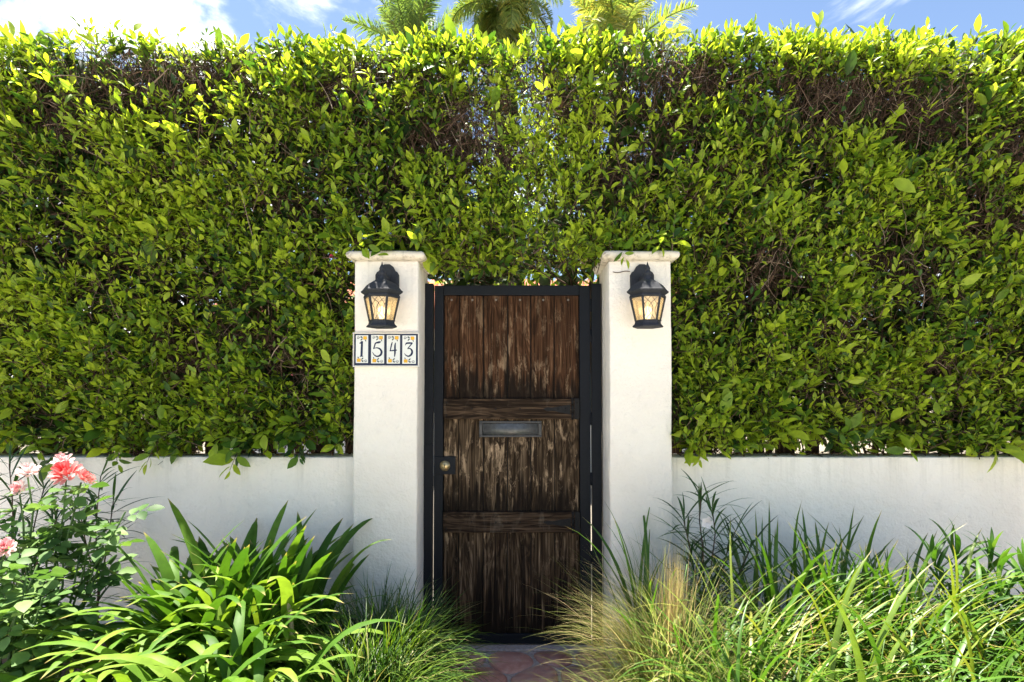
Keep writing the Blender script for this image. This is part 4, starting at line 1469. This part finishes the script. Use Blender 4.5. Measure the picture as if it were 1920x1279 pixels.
# palms
def palm(cx, cy, cz, nfr, seed, label, flen, tint0, droopy=1.0, lo=-20, hi=75):
    pr_ = random.Random(seed)
    t_ = thing('palm_tree', label, 'palm', (cx, cy, 0), 0, 'palms behind the hedge')
    bm_ = bmesh.new()
    pts_ = [(0.05 * math.sin(i * .7), .04 * math.cos(i), cz * i / 8) for i in range(9)]
    tube_bm(bm_, pts_, [.20 - .01 * i for i in range(9)], 10)
    link('trunk', bm_mesh(bm_, 'trunk', True), M['bark'], t_)
    for k in range(nfr):
        az = k * 2.399 + pr_.uniform(-.2, .2)
        el = R(hi + (lo - hi) * (k / nfr) + pr_.uniform(-10, 10))
        Lf = flen * pr_.uniform(.85, 1.1)
        m_ = 16
        rp = []
        p_ = np.zeros(3)
        for i in range(m_ + 1):
            rp.append(p_.copy())
            e_ = el - droopy * 1.5 * (i / m_) ** 1.3
            p_ = p_ + np.array([math.cos(e_) * math.cos(az), math.cos(e_) * math.sin(az), math.sin(e_)]) * Lf / m_
        rp = np.array(rp)
        bmf = bmesh.new()
        q = 84
        V, Fq, Tn = [], [], []
        for i in range(q):
            s = .12 + .88 * i / q
            fi = s * m_
            a_ = int(min(fi, m_ - 1))
            pt = rp[a_] + (rp[a_ + 1] - rp[a_]) * (fi - a_)
            td = unit(rp[a_ + 1] - rp[a_])
            sd = unit(np.cross(td, [0, 0, 1.0]))
            upv = np.cross(sd, td)
            for sg in (-1, 1):
                ll_ = Lf * .26 * math.sin(math.pi * min(1, s * .9 + .12)) ** .6 * pr_.uniform(.8, 1.1)
                tilt = pr_.uniform(-.5, .9)
                dv_ = unit(sd * sg + td * .75 + upv * tilt)
                wv = unit(np.cross(dv_, upv + sd * .4)) * .0115 * flen / 2
                b0 = len(V)
                tip = pt + dv_ * ll_ * .55
                tip2 = pt + dv_ * ll_ + np.array([0, 0, -.30 * ll_ * droopy])
                V += [pt - wv, pt + wv, tip + wv * 1.2, tip - wv * 1.2, tip2]
                Fq += [(b0, b0 + 1, b0 + 2), (b0, b0 + 2, b0 + 3), (b0 + 3, b0 + 2, b0 + 4)]
                tt_ = min(1, max(0, pr_.gauss(tint0, .14)))
                Tn += [tt_, tt_, tt_, tt_, min(1, tt_ + .2)]
        # rachis: a thin three-sided rod
        for i in range(m_):
            b0 = len(V)
            for pt, rr in ((rp[i], .02 * (1 - .8 * i / m_)), (rp[i + 1], .02 * (1 - .8 * (i + 1) / m_))):
                V += [pt + np.array([0, 0, rr]), pt + np.array([rr, rr, -rr]), pt + np.array([-rr, -rr, -rr])]
                Tn += [.5] * 3
            for a_ in range(3):
                b_ = (a_ + 1) % 3
                Fq += [(b0 + a_, b0 + b_, b0 + 3 + b_), (b0 + a_, b0 + 3 + b_, b0 + 3 + a_)]
        bmf.free()
        o2 = link('frond', np_mesh('frond', np.array(V), np.array(Fq), {'tint': np.array(Tn)}, False), M['palm'], t_, (pts_[-1][0], pts_[-1][1], cz))
    return t_


c_ = at(772, 105, 7.0)
palm(c_.x, 7.0, c_.z, 18, 2, 'palm at the left of three behind the hedge, only green frond tips showing', 1.25, .30, .45, 15, 88)
c_ = at(948, 12, 6.4)
palm(c_.x, 6.4, c_.z, 34, 5, 'middle palm of three behind the hedge, dense drooping yellow green crown', 1.15, .48, 1.35, -55, 75)
c_ = at(1160, 110, 7.2)
palm(c_.x, 7.2, c_.z, 24, 9, 'palm at the right of three behind the hedge, broad golden tipped fronds', 1.5, .58, .55, 10, 86)


# ------------------------------------------------------------------ blades (strap leaves, grasses)
def ribbons(base, az, el, length, droop, width, nseg=10, fold=.35, wprof=None, twist=None, powr=1.4, three=True):
    """vectorised strap leaves; returns verts, tris, along"""
    n = len(base)
    ts = np.linspace(0, 1, nseg + 1)
    pts = np.zeros((n, nseg + 1, 3))
    dirs = np.zeros((n, nseg + 1, 3))
    p = base.copy()
    for i, s in enumerate(ts):
        e_ = el - droop * s ** powr
        a_ = az + (twist * s if twist is not None else 0)
        d_ = np.stack([np.cos(e_) * np.cos(a_), np.cos(e_) * np.sin(a_), np.sin(e_)], -1)
        pts[:, i] = p
        dirs[:, i] = d_
        p = p + d_ * (length / nseg)[:, None]
    side = np.stack([-np.sin(az), np.cos(az), np.zeros(n)], -1)
    sd = np.repeat(side[:, None], nseg + 1, 1)
    nr = np.cross(dirs, sd)
    wp = wprof(ts) if wprof else np.minimum(1, .55 + 1.6 * ts) * np.clip(1 - ts ** 3.2, 0, 1) ** .8
    wv = width[:, None] * wp[None] * .5
    Lp = pts + sd * wv[..., None] - nr * 0
    Rp = pts - sd * wv[..., None]
    if three:
        Mp = pts + nr * (wv * fold)[..., None] * -1 * -1
        V = np.stack([Lp, Mp, Rp], 2)
        c = 3
    else:
        V = np.stack([Lp, Rp], 2)
        c = 2
    idx = np.arange(n * (nseg + 1) * c).reshape(n, nseg + 1, c)
    qs = []
    for j in range(c - 1):
        qs.append(np.stack([idx[:, :-1, j], idx[:, 1:, j], idx[:, 1:, j + 1], idx[:, :-1, j + 1]], -1).reshape(-1, 4))
    along = np.repeat(np.tile(ts, n), c)
    return V.reshape(-1, 3), np.concatenate(qs), along


def strap_prof(ts): return np.minimum(1, .62 + 1.3 * ts) * np.clip(1 - ts ** 5.5, 0, 1) ** .62


def blade_pool(mat, count, lrange, elrange, drrange, wrange, nseg=10, fold=.35, powr=1.4, tints=(0.1, .9), seed=1, wprof=None):
    r = np.random.default_rng(seed)
    out_ = []
    for k in range(count):
        f = (k + .5) / count
        el = R(elrange[0] + (elrange[1] - elrange[0]) * f)
        dr = r.uniform(*drrange) * (1.25 - .5 * f)
        V, Q, al = ribbons(np.zeros((1, 3)), np.zeros(1), np.array([el]), np.array([r.uniform(*lrange)]), np.array([dr]), np.array([r.uniform(*wrange)]), nseg, fold, wprof, np.array([r.uniform(-.5, .5)]), powr)
        me = np_mesh('leaf', V, Q, {'tint': np.full(len(V), r.uniform(*tints)), 'along': al})
        me.materials.append(mat)
        out_.append(me)
    return out_


def clump(root, pool, n, spread, r, name='leaf', azf=None, kmap=None, lean=0.0, smin=.8, smax=1.12):
    """leaves from a shared pool as child objects round a base"""
    for i in range(n):
        az = azf(i) if azf else r.uniform(0, 2 * math.pi)
        k = kmap(i) if kmap else r.randrange(len(pool))
        o2 = bpy.data.objects.new(name, pool[k])
        rr = spread * math.sqrt(r.random())
        pa = r.uniform(0, 2 * math.pi)
        o2.location = (rr * math.cos(pa), rr * math.sin(pa), r.uniform(-.01, .03))
        o2.rotation_euler = (r.gauss(0, .10), r.gauss(0, .10), az)
        s_ = r.uniform(smin, smax)
        o2.scale = (s_, s_, s_)
        COL.objects.link(o2)
        o2.parent = root


pr = random.Random(21)
AGA = blade_pool(M['agapanthus'], 26, (.60, .92), (38, 84), (1.8, 3.0), (.034, .052), 12, .22, 2.0, (.25, 1.0), 4, strap_prof)
AGU = blade_pool(M['agapanthus'], 12, (.62, .86), (60, 87), (.4, 1.5), (.044, .060), 12, .22, 1.7, (.25, .8), 8, strap_prof)
ZB = 0.13


def base_at(px, d_cam, z=ZB):
    """ground point under a picture column at a distance from the camera"""
    return Vector(((px - PPX) / F_PX * d_cam, CAM.y + d_cam, z))


aga = [
    (550, 2.58, 34, AGU, 'agapanthus with upright dark leaves leaning right towards the left pillar'),
    (460, 2.54, 60, AGU, 'agapanthus with tall upright dark strap leaves against the left white wall'),
    (380, 2.45, 54, AGU, 'agapanthus of upright leaves at the wall between roses and the tallest clump'),
    (480, 2.32, 96, AGA, 'agapanthus with sunlit arching leaves beside the dark mondo grass'),
    (430, 2.24, 104, AGA, 'agapanthus with bright arching leaves in the middle of the left bed'),
    (310, 2.18, 90, AGA, 'agapanthus with long leaves sprawling left under the rose bush'),
    (465, 1.88, 66, AGA, 'agapanthus with broad folded leaves at the front edge of the left bed'),
    (390, 1.82, 66, AGA, 'agapanthus with low sunlit leaves in front of the middle clump'),
    (250, 1.82, 60, AGA, 'agapanthus in the front left corner below the roses'),
]
for px, dc, n, pool_, lab in aga:
    b = base_at(px, dc)
    t_ = thing('agapanthus', lab, 'plant', b, 0, 'agapanthus in the left bed')
    if pool_ is AGU:
        clump(t_, pool_, n, .13, pr, smin=.78, smax=1.08)
    else:
        clump(t_, pool_, n, .10, pr, azf=lambda i: pr.gauss(-math.pi / 2 - .35, 1.25), smin=.68, smax=1.04)
# cut stalk
b = at(545, 1100, -.62)
st = thing('cut_stalk', 'short pale cut flower stalk standing among the sunlit agapanthus leaves', 'plant stalk', (b.x, -.62, ZB))
bm = bmesh.new()
tube_bm(bm, [(.02, 0, 0), (.012, 0, .25), (-.008, -.01, b.z - ZB)], [.011, .010, .009], 8)
link('stalk', bm_mesh(bm, 'stalk', True), M['dry_stalk'], st)

# iris-like upright blades in front of the mondo grass
DAYU = blade_pool(M['daylily'], 12, (.55, .85), (64, 89), (.25, 1.3), (.014, .024), 10, .25, 2.0, (.25, .68), 12)
DAYA = blade_pool(M['daylily'], 26, (.55, .95), (38, 84), (1.0, 2.4), (.013, .025), 12, .3, 1.6, (.15, .76), 14)
b = base_at(632, 2.02)
t_ = thing('iris_plant', 'few upright narrow blades standing before the dark mondo grass', 'plant', b)
clump(t_, DAYU, 7, .04, pr, smin=.5, smax=.8)

# ------------------------------------------------------------------ mondo grass
def grass(name, label, cat, bx, n, spread, lr, elr, drr, wr, mat, tmu, tsd, nseg=7, azf=None, group=None, powr=1.5, part='blades', three=False, oval=1.0):
    t_ = thing(name, label, cat, bx, 0, group)
    a0 = rng.uniform(0, 2 * np.pi, n)
    r0 = spread * np.sqrt(rng.random(n))
    base = np.stack([r0 * np.cos(a0), r0 * np.sin(a0) * oval, rng.uniform(-.02, .02, n)], -1)
    az = azf(n) if azf else a0 + rng.normal(0, .8, n)
    f = rng.random(n)
    el = R(elr[0]) + (R(elr[1]) - R(elr[0])) * f
    V, Q, al = ribbons(base, az, el, rng.uniform(*lr, n), rng.uniform(*drr, n), rng.uniform(*wr, n), nseg, .3, None, rng.normal(0, .3, n), powr, three)
    c = 3 if three else 2
    tint = np.clip(rng.normal(tmu, tsd, n), 0, 1)
    me = np_mesh(part, V, Q, {'tint': np.repeat(tint, (nseg + 1) * c), 'along': al})
    o2 = link(part, me, mat, t_)
    o2['kind'] = 'stuff'
    return t_


grass('mondo_grass', 'dark green mondo grass tuft against the left pillar by the path', 'grass', base_at(715, 2.47, .12), 1600, .17, (.30, .52), (25, 88), (.6, 2.2), (.004, .007), M['mondo'], .52, .28)
grass('mondo_grass', 'dark mondo grass tuft at the front of the path edge beside agapanthus', 'grass', base_at(680, 2.14, .12), 1300, .16, (.28, .50), (20, 85), (.8, 2.4), (.004, .007), M['mondo'], .54, .28)
grass('mondo_grass', 'dark mondo grass tuft tucked between agapanthus and the left pillar', 'grass', base_at(620, 2.25, .06), 900, .15, (.25, .45), (20, 85), (.6, 2.2), (.004, .007), M['mondo'], .32, .24)

# ------------------------------------------------------------------ feather grass
fg = grass('feather_grass', 'blond wispy feather grass arching over the path before the right pillar', 'grass', base_at(1252, 2.36, .06), 1000, .09, (.46, .82), (45, 88), (.3, 1.7), (.0016, .0030), M['feather'], .42, .22, 12, azf=lambda n: rng.normal(math.pi * .6, 1.6, n), powr=1.6)
n = 300     # a combed sheaf leaning left over the gate foot
V, Q, al = ribbons(np.stack([rng.normal(-.04, .05, n), rng.normal(-.02, .04, n), np.zeros(n)], -1), rng.normal(math.pi * .97, .22, n), R(74) + rng.normal(0, .09, n), rng.uniform(.44, .68, n), rng.uniform(.9, 1.9, n), rng.uniform(.0016, .0030, n), 14, .3, None, rng.normal(0, .15, n), 2.0, False)
o2 = link('blond_sheaf', np_mesh('blond_sheaf', V, Q, {'tint': np.repeat(np.clip(rng.normal(.62, .18, n), 0, 1), 30), 'along': al}), M['feather'], fg)
o2['kind'] = 'stuff'
n = 260     # upright golden plume
V, Q, al = ribbons(np.stack([rng.normal(.02, .02, n), rng.normal(0, .02, n), np.zeros(n)], -1), rng.uniform(0, 6.28, n), R(88) + rng.normal(0, .05, n), rng.uniform(.45, .72, n), rng.uniform(.0, .25, n), rng.uniform(.0016, .0030, n), 8, .3, None, rng.normal(0, .15, n), 2.0, False)
o2 = link('golden_plume', np_mesh('golden_plume', V, Q, {'tint': np.repeat(np.clip(rng.normal(.88, .12, n), 0, 1), 18), 'along': al}), M['feather'], fg)
o2['kind'] = 'stuff'
grass('feather_grass', 'small yellow green feather grass tuft at front, right of the path', 'grass', base_at(1230, 2.12, .05), 900, .10, (.30, .55), (35, 88), (.5, 2.0), (.0016, .0030), M['feather'], .36, .18, 10)
grass('variegated_sedge', 'pale cream striped sedge tuft at the bottom edge beside the path', 'grass', base_at(1120, 2.02, .03), 170, .05, (.22, .34), (35, 85), (1.2, 2.4), (.005, .009), M['variegated'], .5, .3, 10, three=True)

# ------------------------------------------------------------------ daylilies on the right
right = [
    (1205, 2.55, 22, DAYU, .05, 'upright narrow leaved daylily against the right pillar behind feather grass'),
    (1430, 2.58, 64, DAYU, .10, 'daylily of upright dark blades at the wall, right of the white flower'),
    (1560, 2.55, 70, DAYU, .12, 'daylily of upright blades against the middle of the right white wall'),
    (1660, 2.50, 56, DAYU, .10, 'daylily of upright blades at the wall, left of the lance leaved plant'),
]
for px, dc, n, pool_, sp, lab in right:
    b = base_at(px, dc)
    t_ = thing('daylily', lab, 'plant', b, 0, 'upright daylilies along the right wall')
    clump(t_, pool_, n, sp, pr, smin=.7, smax=1.05)
front = [
    (1340, 2.24, 105, 'daylily with long arching blades next to the feather grass'),
    (1480, 2.32, 130, 'daylily mound of tangled yellow green blades left of centre in right bed'),
    (1640, 2.32, 140, 'daylily mound of tangled sunlit blades below the middle of the right wall'),
    (1800, 2.25, 130, 'daylily mound of sunlit blades in front of the lance leaved plant'),
    (1430, 1.90, 90, 'daylily with broad blades at the front edge, right of the feather grass'),
    (1600, 1.88, 100, 'daylily of straw tipped blades in the middle of the right front edge'),
    (1790, 1.87, 100, 'daylily of straw tipped blades in the right front corner'),
    (1920, 2.05, 80, 'daylily cut by the right edge of the picture'),
]
for px, dc, n, lab in front:
    b = base_at(px, dc)
    t_ = thing('daylily', lab, 'plant', b, 0, 'arching daylilies in the right bed')
    clump(t_, DAYA, n, .13, pr, azf=lambda i: (pr.gauss(-.35, .75) if pr.random() < .62 else pr.uniform(0, 6.28)), smin=.62, smax=1.0)
    # finer and dry blades in the tuft
    n2 = 120
    a0 = rng.uniform(0, 6.28, n2)
    base = np.stack([.15 * np.cos(a0) * rng.random(n2), .15 * np.sin(a0) * rng.random(n2), np.zeros(n2)], -1)
    V, Q, al = ribbons(base, np.where(rng.random(n2) < .6, rng.normal(-.35, .7, n2), a0), R(30) + rng.random(n2) * R(52), rng.uniform(.35, .8, n2), rng.uniform(.9, 2.6, n2), rng.uniform(.004, .009, n2), 10, .3, None, rng.normal(0, .3, n2), 1.5, True)
    tt = np.clip(rng.normal(.50, .30, n2), 0, 1)
    o2 = link('fine_blades', np_mesh('fine_blades', V, Q, {'tint': np.repeat(tt, 33), 'along': al}), M['daylily'], t_)
    o2['kind'] = 'stuff'
# seed pods on a nodding stem
b = at(1270, 1160, -.55)
pod = thing('lily_stem', 'thin nodding stem with two pale seed pods beside the feather grass', 'plant stalk', (b.x + .05, -.55, ZB))
bm = bmesh.new()
tube_bm(bm, [(0, 0, 0), (.01, 0, .35), (.02, 0, .52), (-.01, -.01, .56), (-.05, -.02, b.z - ZB + .02)], .0035, 6)
link('stalk', bm_mesh(bm, 'stalk', True), M['stem'], pod)
for (dx, dz) in ((-.055, 0.0), (.035, -.01)):
    bm = bmesh.new()
    lathe_bm(bm, [(.003, -.035), (.012, -.022), (.015, 0), (.011, .02), (.004, .032)], 10)
    link('seed_pod', bm_mesh(bm, 'seed_pod', True), M['bud'], pod, (dx, -.02, b.z - ZB + dz), (0, R(25 if dx < 0 else -12), 0))

# ------------------------------------------------------------------ ruellia and lance-leaved plants
def lance_prof(ts): return np.sin(np.pi * np.clip(ts * .92 + .06, 0, 1)) ** .8


RUE = blade_pool(M['ruellia'], 14, (.15, .25), (-20, 40), (.2, .9), (.010, .017), 7, .25, 1.3, (.1, .8), 31, lance_prof)
LAN = blade_pool(M['lance'], 14, (.15, .24), (0, 55), (.4, 1.3), (.017, .027), 8, .35, 1.4, (.2, .9), 33, lance_prof)


def stemmed(name, label, cat, b, stems_, pool_, per, whorl, stem_mat, group=None, r=.0045, top=.0, spiral=2.4):
    t_ = thing(name, label, cat, b, 0, group)
    bm_ = bmesh.new()
    for (dx, dy, h) in stems_:
        pts_ = [Vector((dx * s ** 1.4, dy * s ** 1.4, h * s)) + Vector((pr.gauss(0, .006), pr.gauss(0, .006), 0)) for s in np.linspace(0, 1, 7)]
        tube_bm(bm_, pts_, [r * (1.2 - .7 * i / 6) for i in range(7)], 6)
        for i in range(per):
            s = top + (1 - top) * (i / (per - 1)) ** .8
            fi = s * 6
            a_ = min(int(fi), 5)
            p_ = pts_[a_].lerp(pts_[a_ + 1], fi - a_)
            for q in range(whorl):
                o2 = bpy.data.objects.new('leaf', pool_[pr.randrange(len(pool_))])
                o2.location = p_
                o2.rotation_euler = (pr.gauss(0, .15), -R(25) * s * pr.random() - (R(28) if s > .9 else 0), i * spiral + q * 2 * math.pi / whorl + pr.gauss(0, .25))
                k_ = pr.uniform(.6, 1.05)
                o2.scale = (k_, k_, k_)
                COL.objects.link(o2)
                o2.parent = t_
    link('stem', bm_mesh(bm_, 'stem', True), stem_mat, t_)
    return t_


ru = stemmed('ruellia_plant', 'narrow dark leaved plant with one white flower at the right pillar corner', 'plant', base_at(1320, 2.66), [(-.02, .0, .80), (.05, .02, .72), (-.09, .02, .66), (.12, 0, .62), (.18, -.05, .55)], RUE, 15, 3, M['bark'], 'narrow leaved plants at the wall', top=.3)
fp = at(1325, 980, -.32)
n = 5
fl2 = bmesh.new()
me = leaves_mesh('flower', np.zeros((5, 3)), np.array([[math.cos(k * 1.257), -.35, math.sin(k * 1.257)] for k in range(5)]), np.tile(np.array([[0, -1., 0]]), (5, 1)), np.full(5, .030), np.full(5, .027), np.linspace(.7, 1, 5))
fl2.free()
link('flower', me, M['white_petal'], ru, Vector(fp) - ru.location)
bm = bmesh.new()
tube_bm(bm, [Vector(fp) - ru.location, Vector(fp) - ru.location + Vector((0, .05, -.05)), Vector((0.0, 0, .55))], .0022, 5)
link('flower_stalk', bm_mesh(bm, 'flower_stalk'), M['stem'], ru)
stemmed('ruellia_plant', 'narrow dark leaved plant behind the roses at the far left wall', 'plant', base_at(40, 2.72), [(-.05, 0, .92), (.09, .02, .80), (-.18, 0, .82), (.18, 0, .66), (.02, -.04, .60)], RUE, 16, 3, M['bark'], 'narrow leaved plants at the wall', top=.3)
stemmed('ruellia_plant', 'narrow dark leaved plant against the left wall just right of the coral rose', 'plant', base_at(190, 2.74), [(0, 0, .86), (.07, .0, .74), (-.09, .02, .66)], RUE, 14, 3, M['bark'], 'narrow leaved plants at the wall', top=.35)
stemmed('lance_leaved_plant', 'bushy plant with whorls of lance shaped green leaves by right wall', 'plant', base_at(1800, 2.45), [(-.12, .02, .52), (0, .05, .56), (.12, .02, .53), (.05, -.12, .46), (-.08, -.16, .42), (.2, -.1, .46)], LAN, 9, 3, M['stem'], 'lance leaved plants by the right wall', r=.006, top=.45)
stemmed('lance_leaved_plant', 'lance leaved plant at the right edge of the picture below the wall', 'plant', base_at(1910, 2.35), [(-.1, .02, .50), (.05, .05, .52), (.15, -.05, .48), (-.03, -.14, .42)], LAN, 9, 3, M['stem'], 'lance leaved plants by the right wall', r=.006, top=.45)
LAF = blade_pool(M['lance'], 8, (.07, .11), (-20, 50), (.2, .8), (.035, .05), 7, .2, 1.3, (.0, .5), 37, lance_prof)
stemmed('climbing_shrub', 'dark broad leaved shrub entering at the far right edge before the wall', 'shrub', base_at(1975, 2.70), [(-.02, .0, .98), (.05, 0, 1.06), (.0, -.03, .8)], LAF, 11, 2, M['bark'], None, top=.35)

# ------------------------------------------------------------------ rose bush
def leaflet_set(k):
    """one compound rose leaf: five broad leaflets on a stalk"""
    p = np.array([[.030, .0, 0], [.030, 0, 0], [.058, 0, 0], [.058, 0, 0], [.075, 0, -.004]])
    dv_ = np.array([[.35, 1, 0.05], [.35, -1, .05], [.4, 1, 0], [.4, -1, 0], [1, 0, -.15]])
    nv_ = np.tile(np.array([[0, 0, 1.]]), (5, 1)) + rng.normal(0, .18, (5, 3))
    L_ = np.array([.040, .040, .048, .048, .056]) * 1.05
    me_ = leaves_mesh('leaf', p, dv_, nv_, L_, L_ * .72, np.clip(rng.normal(.5, .2, 5), 0, 1), rng.uniform(0, .2, 5))
    me_.materials.append(M['rose_leaf'])
    return me_


RL = [leaflet_set(k) for k in range(10)]


def bloom_mesh(rad, tint_shift, seed, openness=1.0):
    r = np.random.default_rng(seed)
    V, Fq, T_ = [], [], []
    for ring, (cnt, rr, tilt, hh) in enumerate(((5, .22, .10, .62), (6, .42, .28, .66), (7, .66, .55, .62), (8, .90, .95, .50), (8, 1.0, 1.25, .30))):
        for i in range(cnt):
            az = 2 * math.pi * (i + .5 * (ring % 2)) / cnt + r.normal(0, .12)
            tl2 = tilt * openness + r.normal(0, .10)
            wd = rad * rr * 2.6 / cnt * 1.5 + rad * .14
            ht = rad * (hh + .35) * r.uniform(.85, 1.1)
            b0 = len(V)
            tnt = np.clip(.25 + .14 * ring + r.normal(0, .12) + tint_shift, 0, 1)
            nu, nv2 = 4, 4
            for a in range(nu + 1):
                u = a / nu
                for b in range(nv2 + 1):
                    v = b / nv2 - .5
                    w_ = wd * math.sin(math.pi * (.18 + .62 * u)) * 1.0
                    ang = az + v * w_ / max(rad * rr * .8, rad * .15) * .9
                    rad_ = rad * rr * .35 + math.sin(tl2) * ht * u + rad * .03 * math.sin(u * 3 + v * 5 + i)
                    rad_ += rad * .16 * max(0, u - .7) * (1 + tilt) - rad * .10 * (v * 2) ** 2 * u
                    z_ = math.cos(min(tl2, 1.5)) * ht * u - rad * .12 * ring * .5 - rad * .18 * max(0, u - .65) * tilt + r.normal(0, rad * .006)
                    V.append((rad_ * math.cos(ang), rad_ * math.sin(ang), z_))
                    T_.append(np.clip(tnt + .25 * (u - .5), 0, 1))
            for a in range(nu):
                for b in range(nv2):
                    k = b0 + a * (nv2 + 1) + b
                    Fq.append((k, k + 1, k + nv2 + 2, k + nv2 + 1))
    return np_mesh('bloom', np.array(V), np.array(Fq), {'tint': np.array(T_)})


def rose(label, b, blooms, stems_, nl, seed):
    r = random.Random(seed)
    t_ = thing('rose_bush', label, 'rose bush', b, 0, 'rose bushes at the far left')
    bm_ = bmesh.new()
    canes = []
    for (tx, ty, tz) in stems_:
        e_ = Vector((tx, ty, tz)) - Vector(b)
        pts_ = [Vector((e_.x * s ** 1.2, e_.y * s, e_.z * s)) + Vector((r.gauss(0, .010), r.gauss(0, .010), 0)) * (1 if 0 < s < 1 else 0) for s in np.linspace(0, 1, 8)]
        tube_bm(bm_, pts_, [.0065 - .0005 * i for i in range(8)], 6)
        canes.append(pts_)
    link('cane', bm_mesh(bm_, 'cane', True), M['stem'], t_)
    for i in range(nl):
        pts_ = canes[i % len(canes)]
        s = (1 - .70 * r.random() ** 1.3) * .97 * 7
        a_ = min(int(s), 6)
        p_ = pts_[a_].lerp(pts_[a_ + 1], s - a_)
        o2 = bpy.data.objects.new('leaf', RL[r.randrange(len(RL))])
        o2.location = p_
        o2.rotation_euler = (r.gauss(0, .35), r.uniform(-.7, .35), r.uniform(0, 6.28))
        k_ = r.uniform(.75, 1.2)
        o2.scale = (k_, k_, k_)
        COL.objects.link(o2)
        o2.parent = t_
    for (p_, rad, mat, ts_, lab, rot) in blooms:
        o2 = link('bloom', bloom_mesh(rad, ts_, r.randrange(999)), mat, t_, Vector(p_) - Vector(b), rot)
        o2['label'] = lab
    return t_


RY = -.70
P_ = lambda x, y, Y=RY: tuple(at(x, y, Y))
rose('rose bush with coral and pale pink blooms before the far left wall', tuple(base_at(95, 2.20)), [
    (P_(124, 888), .050, M['coral'], -.05, 'large open coral rose', (R(38), R(-8), 0)),
    (P_(118, 866, -.66), .036, M['pink'], .1, 'pale pink rose behind the coral one', (R(20), R(-20), 1)),
    (P_(152, 893, -.72), .030, M['coral'], .1, 'smaller coral rose', (R(55), R(28), 2)),
    (P_(166, 899, -.70), .024, M['coral'], .3, 'half open coral rosebud', (R(30), R(40), 2)),
    (P_(52, 884), .036, M['pink'], .25, 'pale pink rose with loose petals', (R(25), R(10), 0)),
    (P_(36, 914), .028, M['pink'], .0, 'faded pink rose hanging low', (R(70), R(-20), 0)),
], [P_(124, 900), P_(152, 905), P_(52, 895), P_(36, 920), P_(175, 985), P_(235, 960), P_(90, 990), P_(20, 1000), P_(150, 1040), P_(205, 1015), P_(120, 980), P_(60, 1020)], 170, 4)
rose('smaller rose bush with one pink bloom cut by the left edge', tuple(base_at(-20, 1.95)), [
    (P_(8, 1028, -.95), .036, M['pink'], .0, 'pink rose at the picture edge', (R(45), R(10), 0)),
], [P_(8, 1035, -.95), P_(50, 1080, -.95), P_(80, 1120, -.95), P_(-30, 1090, -.95), P_(30, 1150, -1.0), P_(110, 1170, -.95), P_(70, 1060, -.9)], 120, 6)

# dry leaves on the soil and path edges
n = 900
x = np.where(rng.random(n) < .5, rng.uniform(-2.6, -.42, n), rng.uniform(.42, 2.6, n))
y = rng.uniform(-1.2, .08, n)
e = np.minimum(1, np.abs(np.abs(x) - .5) / .22) * (np.abs(x) > .5)
pos_ = np.stack([x, y, .03 + .115 * e + rng.uniform(0, .02, n)], -1)
lit = link('leaf_litter', leaves_mesh('leaf_litter', pos_, rng.normal(0, 1, (n, 3)) * np.array([1, 1, .2]), np.stack([rng.normal(0, .4, n), rng.normal(0, .4, n), np.ones(n)], -1), rng.uniform(.03, .08, n), rng.uniform(.010, .025, n), rng.random(n)), M['litter'])
tag(lit, 'brown dry leaf litter scattered on the soil under the plants', 'leaf litter', None, 'stuff')
print('objects', len(bpy.data.objects), 'tris', sum(len(o.data.polygons) for o in bpy.data.objects if o.type == 'MESH'))
